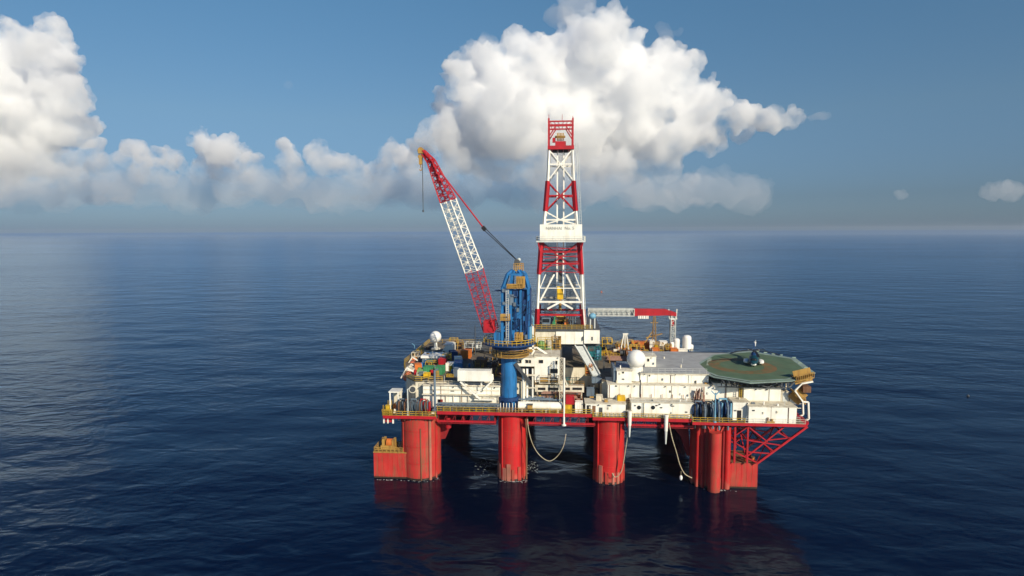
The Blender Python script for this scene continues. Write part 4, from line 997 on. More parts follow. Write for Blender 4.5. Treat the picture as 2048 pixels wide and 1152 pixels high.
# blue grey gangway at the foot of the wall
gw = thing('gangway', 'blue grey folded gangway lying along the deck edge left of the crane', 'gangway', (pz(940, 815, .8)[0], .8, 18.02))
g0, g1, gz0, gz1 = B(874, 807, 1000, 816, .8)
b = MB(); b.box(g0, g1, .6, 1.6, gz0, gz0+.25)
n = 18
for i in range(n):
    xa = g0+(g1-g0)*i/n; xb = g0+(g1-g0)*(i+1)/n
    b.bar((xa, .6, gz0+.2), (xb, .6, gz1), .12) if i % 2 else b.bar((xa, .6, gz1), (xb, .6, gz0+.2), .12)
b.bar((g0, .6, gz1), (g1, .6, gz1), .22); b.bar((g0, 1.6, gz1), (g1, 1.6, gz1), .22); b.build('truss', 'bluegrey', gw)
b = MB()
for i in range(6): xa = g0+1+(g1-g0-2)*i/5; b.box(xa-.15, xa+.15, .7, 1.5, 18.02, gz0)
b.build('leg', 'dblue', gw)
def mast(name, label, px, py0, py1, v, r, mat, cat='pole', group=None, zb=None, arms=()):
    x, zt = at(px, py0, v); z0 = at(px, py1, v)[1] if zb is None else zb
    t = thing(name, label, cat, (x, v, z0), group)
    MB().cyl((x, v, z0), (x, v, zt), r, r*.8, n=10).build('pole', mat, t, None, True)
    MB().cyl((x, v, z0), (x, v, z0+.25), r*2.2, n=10).build('foot', mat, t)
    for (dx, dz, l) in arms: MB().bar((x, v, zt-dz), (x+dx, v, zt-dz+l), r*1.1).build('arm', mat, t)
    return t
mast('davit_post', 'dark grey davit post in front of the left deckhouse', 869, 740, 818, 1.4, .34, 'bluegrey', 'davit', None, 18.02, ((.9, .2, .5),))
mast('davit_post', 'thin pale post between the left anchor windlasses', 815, 778, 832, -.5, .17, 'latt', 'davit', None, MD, ((.7, .1, .4),))
mast('davit_post', 'pale blue post in front of the right anchor windlasses', 1431, 786, 842, -.9, .2, 'sky', 'davit', None, MD, ((-1.0, .5, 1.0), (1.0, .5, 1.0)))
mast('vent_mast', 'tall thin white mast rising past the well below the drill floor', 1128.5, 716, 852, .4, .26, 'white', 'mast', None, 15.0)
b = thing('lattice_mast', 'white lattice mast beside the wheelhouse block', 'mast', (pz(1123, 760, 3)[0], 3, 18.0))
m_ = MB(); x, z = at(1123, 716, 3); lattice(m_, (x, 3, 18.0), (x, 3, z), 1.0, .8, 1.0, .8, Vector((1,0,0)), Vector((0,1,0)), 14, .12, .07); m_.bar((x+.3, 3, z-4), (x+1.6, 3, z-7.2), .25); m_.build('lattice', 'cream', b)
mast('radio_mast', 'dark whip mast left of the crane platform', 950, 650, 690, 40, .17, 'dgrey', 'mast', None, WD)
mast('radio_mast', 'small pale windsock pole at the far left deck edge', 829, 690, 712, 40, .14, 'sky', 'mast', None, WD, ((-.8, .2, .7),))
# wheelhouse block, right of the crane pedestal
w1 = HX(1035, 714, 1070, 733, 5.2, 6)
w2 = HX(1069, 712, 1119, 765, 5.6, 8, WD)
def wn(px, py, v, w_, h_): x, z = at(px, py, v); return (x, z, w_, h_)
house('wheelhouse', 'white control block with three dark square windows hanging beside the crane pedestal', *w1, wins=[wn(1041, 723, 5.2, .5, .75), wn(1054, 723, 5.2, .7, .75), wn(1060, 723, 5.2, .5, .75)], seams=0)
hw = house('wheelhouse', 'white control block with one wide brown window right of the crane pedestal', *w2, wins=[wn(1081, 723, 5.6, .8, .8), wn(1085, 723, 5.6, .35, .8), wn(1113, 725, 5.6, .45, .9), wn(1108, 742, 5.6, 1.9, 1.1)], seams=0)
mB = MB()
for (p, q) in (((1040, 698), (1074, 695)), ((1074, 695), (1100, 712)), ((1066, 652), (1066, 700)), ((1069, 700), (1060, 716))): mB.bar((*pz(*p, 9)[:1], 9, pz(*p, 9)[1]), (*pz(*q, 9)[:1], 9, pz(*q, 9)[1]), .42)
solo(mB, 'pipe_gantry', 'white', 'white bent pipe gantry between the crane and the drill floor', 'gantry', (pz(1066, 700, 9)[0], 9, 30))
# three white upright pipes below the wheelhouse
ps = thing('pipe_stand', 'stand of thick white upright pipes below the hanging control block', 'pipes', (pz(1055, 800, 3)[0], 3, 18.02))
for i, px in enumerate((1047, 1054, 1065)):
    x, z = at(px, 738, 3); MB().cyl((x, 3+.2*i, 18.02), (x, 3+.2*i, z), .36-.06*i, n=10).build('pipe', 'white', ps, None, True)
b = MB(); x, z = at(1047, 750, 3); b.box(x-.4, x+2.8, 2.9, 3.1, z-.2, z+.2); b.box(x-.4, x+2.8, 2.9, 3.1, z-3.4, z-3.1); b.build('clamp', 'cream', ps)
# catwalk with dark openings across the front of the well
cw = HX(1070, 770, 1168, 785, 5.4, 1.4)
c_ = thing('catwalk', 'cream catwalk beam with a row of dark slots across the well', 'catwalk', ((cw[0]+cw[1])/2, 6, cw[4]))
MB().box(cw[0], cw[1], cw[2], cw[3], cw[4], cw[5]).build('beam', 'cream', c_)
for p0, p1 in ((1076, 1091), (1096, 1117), (1131, 1140), (1145, 1164)):
    xa, xb, za, zb = B(p0, 775, p1, 780, 5.4); MB().box(xa, xb, 5.32, 5.395, za, zb).build('opening', 'black', c_)
b = MB()
for i in range(5): x = cw[0]+.6+(cw[1]-cw[0]-1.2)*i/4; b.bar((x, 6, 18), (x, 6, cw[4]), .3)
b.build('leg', 'cream', c_)
# heap of rusty pipework under the catwalk
pr = thing('pipe_manifold', 'rusty pink pipe manifold under the cream catwalk', 'pipework', (pz(1118, 800, 4)[0], 4, 18.02))
rn = random.Random(5); xa, xb, za, zb = B(1072, 784, 1168, 808, 4)
b = MB()
for k in range(9): z = za+(zb-za)*k/8; b.cyl((xa+rn.uniform(0, 2), 4+rn.uniform(0, 1.5), z), (xb-rn.uniform(0, 2), 4+rn.uniform(0, 1.5), z), rn.uniform(.1, .24), n=8)
b.build('pipe', 'pinkrust', pr)
b = MB()
for k in range(16): x = xa+.5+(xb-xa-1)*k/15; b.cyl((x, 3.9, 18.02), (x, 3.9, zb-rn.uniform(0, 2)), rn.uniform(.08, .2), n=8)
b.build('riser', 'rust', pr)
for k in range(6):
    x = xa+1+(xb-xa-2)*k/5; z = za+rn.uniform(.6, 2.2); b = MB(); b.cyl((x, 3.55, z), (x, 3.7, z), .33, n=12); b.build('valve_wheel', 'red' if k % 2 else 'yellow', pr)
# big white horizontal cylinder
xa, xb, za, zb = B(1036, 805, 1124, 824, .9); r = (zb-za)/2
vt = thing('pressure_tank', 'long white horizontal tank on the deck edge right of the crane pedestal', 'tank', ((xa+xb)/2, 2, 18.02))
t_ = MB(); t_.cyl((xa, 2.0, za+r), (xb, 2.0, za+r), r, n=24); t_.build('shell', 'white', vt, None, True)
for i in range(4): x = xa+1+(xb-xa-2)*i/3; MB().box(x-.2, x+.2, 1.0, 3.0, 18.02, za+.5).build('saddle', 'cream', vt)
bp_ = thing('pipe_bundle', 'blue grey pipes running above the long white tank', 'pipework', ((xa+xb)/2, 2.8, zb))
b = MB()
for k in range(3): b.cyl((xa+k*.8, 2.6+k*.4, zb+.35+.2*k), (xb-2.2*k, 2.6+k*.4, zb+.35+.2*k), .2, n=8)
for k in range(6): b.cyl((xa+1+k*1.7, 3, 18.05), (xa+1+k*1.7, 3, zb+1.0), .14, n=6)
b.build('pipe', 'bluegrey', bp_)
x, z = at(1060, 815, .4); g = thing('winch_drum', 'small dark yellow winch drum hanging in front of the long white tank', 'winch', (x, .4, z-1.2))
MB().cyl((x-.6, .4, z), (x+.6, .4, z), .55, n=14).build('drum', 'ochre', g, None, True); MB().profile([(x-.75, z+.9), (x+.75, z+.9), (x+.25, z-1.2), (x-.25, z-1.2)], .6, .8).build('bracket', 'dgrey', g)
# low white cabins right of the well
x0_, x1_, _, _ = B(1171, 805, 1251, 832, .7)
e_ = HX(1171, 806, 1251, 832, .7, 4.5, 17.42)
house('cabin', 'low white cabin with two tall dark doorways right of the well', *e_, doors=[(pz(1177.5, 815, .7)[0], .95, 2.6, 'black'), (pz(1188, 815, .7)[0], .8, 2.5, 'rust'), (pz(1201.5, 815, .7)[0], .85, 2.1, 'dgrey')], vents=[(pz(1218, 811, .7)[0], pz(1218, 811, .7)[1], .8, .3)], seams=0)
d_ = HX(1263, 804, 1386, 833, .7, 4.4, 17.42)
hd = house('cabin', 'long low white cabin with two round dark portholes', *d_, seams=4.2, vents=[(pz(1270, 811, .7)[0], pz(1270, 811, .7)[1], .4, .3), (pz(1313, 811, .7)[0], pz(1313, 811, .7)[1], .5, .25), (pz(1345, 812, .7)[0], pz(1345, 812, .7)[1], .8, .2)])
for px in (1278, 1306):
    x, z = at(px, 815, .7); MB().cyl((x, .62, z), (x, .69, z), .5, n=18).build('porthole', 'glass', hd)
MB().cyl((pz(1288, 822, .6)[0], .5, 17.6), (pz(1288, 822, .6)[0], .5, d_[5]), .1, n=6).build('downpipe', 'cream', hd)
# living quarters behind
q_ = HX(1216, 768, 1427, 799, 5.0, 7.5)
lq = house('living_quarters', 'long white living quarters band behind the low cabins', *q_, seams=2.9, wins=[wn(1340, 783, 5.0, .35, .5)], vents=[(pz(1232, 772, 5)[0], pz(1232, 772, 5)[1], .5, .3)], cat='deckhouse')
MB().cyl((pz(1281, 780, 4.9)[0], 4.8, q_[4]), (pz(1281, 780, 4.9)[0], 4.8, q_[5]+1.2), .13, n=6).build('downpipe', 'dgrey', lq)
b = MB()
for k in range(9): x = q_[0]+3+k*2.6; b.cyl((x, 4.6, q_[4]-2.2), (x, 4.6, q_[4]+1.2), .09, n=6)
b.cyl((q_[0]+2, 4.5, q_[4]-.5), (q_[1]-2, 4.5, q_[4]-.5), .14, n=6); b.cyl((q_[0]+5, 4.4, q_[4]-1.0), (q_[1]-1, 4.4, q_[4]-1.0), .1, n=6)
b.build('wall_pipe', 'pinkrust', lq)
MB().box(q_[0]+1, q_[1]-.3, 5.2, 11, 17.42, q_[4]-.01).build('lower_wall', 'cream', lq)
u_ = HX(1281, 745, 1417, 769, 7.2, 28, q_[5]+.01)
uq = house('living_quarters', 'upper white quarters storey with a wide grey roof left of the helideck', *u_, roof='grey', seams=3.4, wins=[wn(1299, 751, 7.2, .35, .35)], cat='deckhouse', lip=.25)
MB().prism([(u_[1]+.26, 7.0), (u_[1]+4.5, 7.2), (u_[1]+14, 35.3), (u_[1]+.26, 35.3)], HZ-.4, HZ-.1).build('roof_extension', 'grey', uq)
b = MB(); b.box(u_[0], u_[1], 7.0, 7.15, u_[5]-.45, u_[5]-.2); b.build('rail_strip', 'cream', uq)
s_ = HX(1234, 741, 1263, 770, 6.4, 3.2, q_[5]+.01)
house('cabin', 'small white cube cabin left of the big white radome', *s_, seams=0, wins=[wn(1246, 745, 6.4, .5, .4)])
b = MB(); b.box(s_[0]-.8, s_[0]-.1, 7, 15, q_[5], s_[5]+.3); b.build('duct', 'bluegrey')
o = COL.objects['duct']; tag(o, 'blue grey duct beside the small white cube cabin', 'duct')
x0_, z0_ = at(1229, 737, 10); x1_, z1_ = at(1252, 716, 19)
sh = thing('shelter', 'flat blue grey roofed shelter behind the small white cube cabin', 'shelter', ((x0_+x1_)/2+1.5, 14, q_[5]))
b = MB(); b.prism([(x0_+.3, 9.8), (x0_+5.2, 9.8), (x0_+5.6, 19), (x0_+1.2, 19)], z0_-.25, z0_); b.build('roof', 'bluegrey', sh)
b = MB()
for (x, y) in ((x0_+.6, 10), (x0_+5, 10), (x0_+1.6, 18.6), (x0_+5.2, 18.6)): b.bar((x, y, q_[5]-.2), (x, y, z0_-.26), .25)
b.build('post', 'white', sh)
k_ = HX(1290, 712, 1312, 737, 14, 4.5, u_[5]+.01)
house('cabin', 'small white hut on the grey roof right of the big radome', *k_, seams=0, wins=[wn(1296.5, 720, 14, .5, .7)])
# radomes
def radome(label, px, py, rpx, v, zbase, leg):
    x, z = at(px, py, v); r = rpx*(148.6+v)/1230
    t = thing('radome', label, 'radome', (x, v, zbase), None)
    MB().ball((x, v, z), r, n=40).build('dome', 'ivory', t, None, True)
    MB().cyl((x, v, zbase), (x, v, z-r*.8), leg, leg*.8, n=14).build('pedestal', 'white', t, None, True)
    b = MB(); b.cyl((x, v, z-.07), (x, v, z+.07), r+.025, n=40); b.build('joint_band', 'ivory', t)
    MB().cyl((x, v, zbase), (x, v, zbase+.3), r*.8, n=20).build('base_ring', 'cream', t)
    return t
radome('big white radome on the quarters roof near the well', 1272.5, 718, 18.6, 9.5, u_[5]-2.4, 2.1)
radome('small white radome on a slim pedestal at the far left of the deck', 871, 673.5, 11.8, 28, 28.4, .55)
# right end blocks
for lb, r_, kw in (
 ('front white module right of the dark doorway, left of the narrow gap', HX(1498, 812, 1541, 846, -.6, 4.6, MD), dict(seams=0)),
 ('front white module at the right end of the deck, right of the narrow gap', HX(1543, 813, 1592, 846, -.6, 4.6, MD), dict(seams=0)),
 ('upper white module directly under the helideck edge', HX(1488, 775, 1561, 808, 4.4, 6), dict(seams=0)),
 ('tall white module with a dark doorway between windlasses and front modules', HX(1466, 803, 1497, 845, .8, 4, MD), dict(seams=0, doors=[(pz(1478.5, 822, .8)[0], 1.0, 2.4, 'black')])),
 ('white module above the right anchor windlasses', HX(1427, 766, 1476, 802, 5.6, 6), dict(seams=3.1))):
    house('deck_module', lb, *r_, roof='cream', cat='deck module', group=None, **kw)
xx = HX(1498, 800, 1592, 812, -.2, 4)
b = MB(); b.box(pz(1488, 812, 3.9)[0], pz(1560, 812, 3.9)[0], 4.6, 10, MD, pz(0, 806, 4.4)[1]); solo(b, 'deck_module', 'cream', 'cream lower storey behind the two front white modules', 'deck module', (88, 7, MD))
b = MB(); b.box(pz(1429, 812, 6)[0], pz(1475, 812, 6)[0], 5.9, 11, MD, pz(0, 801, 5.6)[1]); solo(b, 'deck_module', 'cream', 'cream wall behind the right anchor windlasses', 'deck module', (77, 8, MD))
x, z = at(1481, 785, 4.2); lad = MB()
for s in (-.3, .3): lad.bar((x+s, 4.2, 20.8), (x+s, 4.2, z+2), .12)
for i in range(12): lad.bar((x-.3, 4.2, 21+i*.42), (x+.3, 4.2, 21+i*.42), .09)
solo(lad, 'ladder', 'yellow', 'yellow ladder between the two white modules under the helideck', 'ladder', (x, 4.2, 20.8))
b = MB()
for k in range(7): b.cyl((pz(1486+k*1.6, 0, .3)[0], .3, MD), (pz(1486+k*1.6, 0, .3)[0], .3, pz(0, 812, .3)[1]-.1*k), .13, n=8)
solo(b, 'pipe_stand', 'bluegrey', 'row of grey upright pipes beside the dark doorway', 'pipes', (pz(1491, 840, .3)[0], .3, MD))
b = thing('valve_skid', 'ochre valve skid in the gap between the front white modules', 'skid', (pz(1541, 842, -1)[0], -.9, MD))
x = pz(1541, 842, -.9)[0]; MB().box(x-.9, x+.9, -1.15, -.65, MD, MD+.5).build('base', 'ochre', b); MB().cyl((x-.6, -.9, MD+.5), (x-.6, -.9, MD+1.4), .2, n=8).build('valve', 'rust', b); MB().cyl((x+.4, -.9, MD+.5), (x+.4, -.9, MD+1.1), .25, n=8).build('valve', 'ochre', b)
for i, (px0, py0, px1, py1, mt, lb) in enumerate(((1563, 783, 1578, 797, 'cream', 'cream locker on the module roof under the helideck stair'), (1580, 788, 1592, 799, 'ivory', 'small white locker at the right end of the module roof'))):
    x0_, x1_, z0_, z1_ = B(px0, py0, px1, py1, 4.8); t = thing('locker', lb, 'locker', ((x0_+x1_)/2, 5.5, z0_)); MB().box(x0_, x1_, 4.8, 6.8, z0_-1.2, z1_).build('body', mt, t); MB().box(x0_+.3, x1_-.3, 4.72, 4.795, z0_-.9, z1_-.25).build('door', 'latt', t)

# ================================================================== anchor windlasses
def windlass(label, x, y, z, mats, group, size=1.0):
    t = thing('anchor_windlass', label, 'windlass', (x, y, z), group)
    MB().box(x-1.6, x+1.6, y-.2, y+2.6, z, z+.4).build('base', mats[0], t)
    for s in (-.75, .75):
        b = MB()
        for k in (-.38, .3): b.cyl((x+s+k, y+1.2, z+1.9), (x+s+k+.1, y+1.2, z+1.9), 1.45, n=22)
        b.cyl((x+s-.35, y+1.2, z+1.9), (x+s+.35, y+1.2, z+1.9), .9, n=18); b.build('chain_wheel', mats[1], t, None, True)
    for s in (-1.5, 0, 1.5):
        MB().profile([(x+s-.12, z+.4), (x+s+.12, z+.4), (x+s+.12, z+3.0), (x+s-.12, z+3.0)], y+.5, y+1.9).build('frame', mats[2], t)
    MB().box(x-1.35, x-.2, y+1.9, y+2.9, z+.4, z+2.3).build('gearbox', mats[0], t)
    for s in (-.75, .75):
        b = MB(); pts = [Vector((x+s, y+1.2+1.5*math.cos(R(a_)), z+1.9+1.5*math.sin(R(a_)))) for a_ in range(60, 200, 16)] + [Vector((x+s, y-.35, z+.6)), Vector((x+s, y-.6, z-1.4))]
        for p, q in zip(pts, pts[1:]):
            b.bar(p, q, .34, .16); b.bar(p, q, .14, .34)
        b.build('chain', mats[3], t)
    b = MB(); b.bar((x-1.3, y, z+.4), (x-.6, y+.4, z+3.9), .16); b.bar((x+1.3, y, z+.4), (x+.6, y+.4, z+3.9), .16); b.box(x-.7, x+.7, y+.3, y+.5, z+3.7, z+3.95); b.build('brake_frame', mats[2], t)
    t.scale = (size, size, size)
    return t
for i, (px, mt, lb) in enumerate(((1397, ('dgrey', 'dblue', 'bluegrey', 'black'), 'dark blue anchor windlass left of the pale blue post'), (1417, ('dblue', 'bluegrey', 'dgrey', 'bluegrey'), 'blue grey anchor windlass directly left of the pale blue post'), (1446, ('dgrey', 'dblue', 'sky', 'bluegrey'), 'dark blue anchor windlass directly right of the pale blue post'))):
    windlass(lb, pz(px, 830, .2)[0], .2, MD, mt, 'anchor windlasses at the deck corners', 1.22 if px < 1440 else 1.4)
for i, (px, mt, lb) in enumerate(((804, ('bluegrey', 'dgrey', 'bluegrey', 'rust'), 'grey anchor windlass at the left deck corner, beside the white frame'), (827, ('dgrey', 'bluegrey', 'bluegrey', 'dgrey'), 'grey anchor windlass right of the thin pale post'), (846, ('dgrey', 'bluegrey', 'red', 'rust'), 'grey anchor windlass with a red frame beside the long white wall'))):
    windlass(lb, pz(px, 822, .6)[0], .6, MD, mt, 'anchor windlasses at the deck corners')
b = MB(); xa, xb, za, zb = B(1388, 775, 1410, 806, 3.5); rn = random.Random(8)
for k in range(26): b.cyl((rn.uniform(xa, xb), rn.uniform(3, 5), MD), (rn.uniform(xa, xb), rn.uniform(3, 5), rn.uniform(za, zb)), .14, n=6)
b.box(xa, xb, 3, 5, za-.4, za); solo(b, 'pipe_stand', 'pinkrust', 'dark rusty thicket of pipes behind the right windlasses', 'pipes', ((xa+xb)/2, 4, MD))
# white frame and yellow platform at the left corner
fr = thing('shelter', 'white open framed shelter at the left end of the main deck', 'shelter', (pz(788, 815, 2)[0], 2, MD))
xa, xb, za, zb = B(779, 785, 798, 818, 2)
b = MB()
for x in (xa+.15, xb-.15):
    for y in (2, 5): b.bar((x, y, MD), (x, y, zb), .3)
b.build('post', 'white', fr); MB().box(xa-.2, xb+.2, 1.8, 5.3, zb, zb+.3).build('roof', 'white', fr); MB().box(xa+.3, xb-.3, 4.8, 5, MD, zb-.01).build('back_wall', 'cream', fr); MB().box(xa+.6, xb-.7, 3, 4, MD, MD+1.8).build('cabinet', 'orange', fr)
yp = thing('corner_platform', 'yellow railed platform sticking out at the left end of the deck', 'platform', (pz(774, 828, 0)[0], 1, 16.4))
xa, xb, za, zb = B(765, 802, 785, 830, .2)
MB().box(xa, xb, -.3, 4, 16.6, 16.95).build('floor', 'ochre', yp)
b = MB()
for k in range(9):
    for y in (-.3, 4): b.bar((xa+(xb-xa)*k/8, y, 16.95), (xa+(xb-xa)*k/8, y, 16.95+(2.6 if k in (1, 4) else 1.5)), .16)
for kz in (.6, 1.4): b.bar((xa, -.3, 16.95+kz), (xb, -.3, 16.95+kz), .13); b.bar((xa, -.3, 16.95+kz), (xa, 4, 16.95+kz), .13)
b.build('rail', 'yellow', yp); MB().box(xa+.4, xa+1.5, .6, 2, 16.96, 19).build('locker', 'brightyellow', yp)
lr_ = thing('lifebuoy_rack', 'white and red rack hanging below the yellow corner platform', 'rack', (pz(775, 845, 0)[0], .5, 14.4))
xa, xb, za, zb = B(766, 832, 787, 847, -.2); b = MB(); b.box(xa, xb, -.2, .1, zb-.35, zb)
for x in (xa, (xa+xb)/2-.3, xb-.3): b.box(x, x+.35, -.2, .1, za, zb-.36)
b.build('frame', 'white', lr_); MB().box(xa+.5, xb-.5, .15, .6, za+.2, zb-.4).build('panel', 'red', lr_)
# fairlead machine on the left sponson
fl = thing('fairlead', 'ochre chain fairlead on top of the left sponson', 'fairlead', ((SPL[0]+SPL[1])/2, 4, 6.86))
xa, xb, za, zb = B(762, 876, 790, 902, 3.5)
MB().box(xa, xb, 3, 6.5, 6.86, 7.8).build('base', 'ochre', fl); b = MB(); b.cyl((xa+1.4, 4.2, 8.3), (xb-.8, 4.2, 8.3), 1.0, n=18); b.build('roller', 'orange', fl, None, True)
MB().box(xa+.3, xa+.9, 3.2, 5.6, 7.8, 9.4).build('cheek', 'ochre', fl); MB().box(xb-.7, xb-.1, 3.2, 5.6, 7.8, 9.2).build('cheek', 'ochre', fl)
railing('ochre railing round the top of the left sponson', [(SPL[1]-1, 1.1, 6.86), (SPL[0]+.1, 1.1, 6.86), (SPL[0]+.1, 9, 6.86)], 'ochre', step=1.0, th=.12)
for k, (x, lb) in enumerate(((SPR[0]+5.0, 'small ochre bollard near the outer corner of the right sponson'), (SPR[0]+6.6, 'small ochre bollard at the outer corner of the right sponson'))):
    t = thing('bollard', lb, 'bollard', (x, 2, 6.56)); MB().cyl((x, 2, 6.56), (x, 2, 7.5), .35, n=12).build('post', 'orange', t, None, True); MB().cyl((x, 2, 7.5), (x, 2, 7.7), .5, n=12).build('cap', 'rust', t)

# ================================================================== hanging hoses and pipes along the front
def hose(label, pts, v, r, mat='rope', cat='hose', name='hose', group=None):
    P = [Vector((at(px, py, v)[0], v, at(px, py, v)[1])) for px, py in pts]
    fine = []
    for i in range(len(P)-1):
        p0, p1, p2, p3 = P[max(i-1, 0)], P[i], P[i+1], P[min(i+2, len(P)-1)]
        for k in range(6):
            t = k/6; fine.append(.5*((2*p1)+(p2-p0)*t+(2*p0-5*p1+4*p2-p3)*t*t+(3*p1-p0-3*p2+p3)*t*t*t))
    fine.append(P[-1]); b = MB(); b.tube(fine, r, 7)
    return solo(b, name, mat, label, cat, fine[0], group, True)
hose('slack hose hanging in a loop right of the crane side column', [(1055, 838), (1057, 858), (1064, 885), (1078, 909), (1098, 922), (1115, 912), (1127, 892), (1132, 868)], -.6, .1)
hose('thin pale hose hooked round the foot of the third column', [(1257, 848), (1254, 880), (1249, 912), (1245, 936), (1238, 950), (1230, 954), (1224, 946)], -.4, .11)
hose('knotted hose hanging from the deck left of the right corner column', [(1338, 846), (1344, 875), (1353, 905), (1360, 930), (1370, 948), (1384, 956)], -.4, .12)
hose('brown cable running down the right edge of the crane side column', [(1051, 838), (1053, 870), (1053, 920), (1053, 958)], .6, .22, 'rust', 'cable', 'cable')
x, z = at(1362, 950, -.4); t = thing('weight', 'white float hanging at the end of the knotted hose', 'float', (x, -.4, z-1.5)); MB().ball((x, -.4, z-.7), .38, (1, 1, 1.7)).build('body', 'ivory', t, None, True); MB().cyl((x, -.4, z-.1), (x, -.4, z+1.0), .06, n=6).build('line', 'rope', t)
for (px, py0, pm, py1, lb) in ((1259.5, 822, 1260, 874, 'pale tapering pipe hanging over the deck edge right of the third column'), (1332.5, 830, 1332, 888, 'pale tapering pipe hanging over the deck edge below the long low cabin')):
    x, z1 = at(px, py0, -.9); _, z0 = at(px, py1, -.9); zm = z1-(z1-z0)*.55
    t = thing('overboard_pipe', lb, 'pipe', (x, -.9, z0)); MB().cyl((x, -.9, zm), (x, -.9, z1), .42, .52, n=12).build('upper_pipe', 'white', t, None, True); MB().cyl((x, -.9, z0), (x, -.9, zm), .16, .36, n=10).build('lower_pipe', 'latt', t, None, True); MB().box(x-.7, x+.7, -.8, 0, z1-.3, z1).build('bracket', 'cream', t)

# ================================================================== loose cargo and machinery
def container(label, x, y, z, L, W_, H_, mat, rz=0.0, group=None, cat='container'):
    t = thing('container', label, cat, (x, y, z), group); t.rotation_euler.z = 0
    b = MB(); b.obox((x, y, z+H_/2), (L-.12, W_-.12, H_-.12), rz); b.build('body', mat, t)
    c, s = math.cos(rz), math.sin(rz); b = MB(); pst = lambda u, v: (x+u*c-v*s, y+u*s+v*c)
    for u in (-L/2, L/2):
        for v in (-W_/2, W_/2): b.obox((*pst(u*.985, v*.97), z+H_/2), (.16, .16, H_), rz)
    for v in (-W_/2, W_/2):
        for zz in (z+.06, z+H_-.06): b.obox((*pst(0, v*.97), zz), (L, .14, .13), rz)
    b.build('frame', mat, t)
    b = MB(); n = max(3, int(L/.45))
    for i in range(n): b.obox((*pst(-L/2+L*(i+.5)/n, -W_/2+.04), z+H_/2), (.14, .07, H_-.4), rz)
    b.build('rib', mat, t)
    return t
def cargo(px, py, v, L, W_, H_, mat, lb, rz=0.0, z=WD, **k):
    x, _ = at(px, py, v); return container(lb, x, v+W_/2, z, L, W_, H_, mat, rz, **k)
cargo(856, 752, 12.5, 2.6, 2.2, 2.1, 'green', 'green container on the left weather deck, left of the dark davit post')
cargo(879, 752, 12.5, 2.1, 2.2, 2.2, 'green', 'green container on the left weather deck, right of the dark davit post')
cargo(884, 738, 18, 1.9, 2.2, 3.2, 'red', 'red container behind the green ones')
cargo(901, 741, 17, 2.6, 2.4, 2.2, 'white', 'white container right of the red container')
cargo(914, 741, 15, 2.2, 5, 2.6, 'blue', 'blue container left of the white strut tank', .1)
cargo(913, 752, 10.5, 1.8, 2.2, 2.1, 'bluegrey', 'blue grey container in front of the blue container', .1)
cargo(840, 757, 12, 1.5, 1.6, 1.4, 'lime', 'light green basket left of the green containers')
cargo(853, 764, 9.2, 1.5, 1.3, 1.1, 'brightyellow', 'bright yellow basket in front of the green containers')
cargo(835, 745, 15, 1.8, 1.8, 2.2, 'orange', 'orange machine box at the left deck edge behind the light green basket', .3)
cargo(931, 708, 34, 3.0, 2.4, 2.5, 'orange', 'orange container between the pipe racks behind the strut tank')
cargo(915, 722, 26, 2.2, 2.2, 2.0, 'white', 'white box in front of the orange container', .2)
cargo(905, 718, 32, 2.0, 3.0, 2.4, 'dblue', 'dark blue box left of the orange container', .4)
cargo(962, 724, 22, 3.0, 2.6, 2.2, 'rust', 'rusty brown container in the shade left of the crane', .05)
cargo(1281, 676, 52, 5.6, 2.5, 2.4, 'orange', 'long orange container behind the big radome')
cargo(1240, 682, 50, 2.6, 2.4, 2.0, 'ochre', 'ochre container right of the drill floor at the far side')
cargo(1222, 690, 46, 2.4, 2.2, 2.2, 'dgrey', 'dark grey container close behind the drill floor corner')
cargo(1305, 676, 50, 1.6, 2.4, 3.2, 'white', 'narrow white container at the end of the long orange one')
cargo(1328, 676, 52, 2.4, 2.2, 2.6, 'ivory', 'white cube tank frame left of the boom rest post')
cargo(1312, 697, 44, 2.2, 2.2, 1.8, 'orange', 'orange box behind the grey roof, left one')
cargo(1349, 696, 44, 2.2, 2.2, 1.8, 'orange', 'orange box behind the grey roof, below the boom rest post')
cargo(1366, 695, 46, 2.6, 2.2, 1.2, 'white', 'low white locker behind the grey roof')
cargo(1140, 802, 1.6, 2.0, 1.8, 2.0, 'red', 'red pump unit on the main deck beside the tall white mast', z=18.02+2.0)
cargo(1137, 816, 1.0, 1.6, 1.6, 2.0, 'brightyellow', 'bright yellow cabinet below the red pump unit', z=18.02)
cargo(1158, 814, 1.6, 1.8, 1.6, 2.6, 'white', 'white cabinet right of the bright yellow cabinet', z=18.02)
cargo(1181, 782, 6, 1.8, 1.6, 2.0, 'bluegrey', 'blue grey cabinet at the right side of the well', z=21.0)
cargo(1243, 792, 3, 1.8, 1.4, 1.2, 'brightyellow', 'yellow crate on the roof of the cabin with dark doorways', z=e_[5]+.01)
cargo(1199, 793, 3, 1.5, 1.4, 1.3, 'cream', 'cream crate on the roof of the cabin with dark doorways', z=e_[5]+.01)
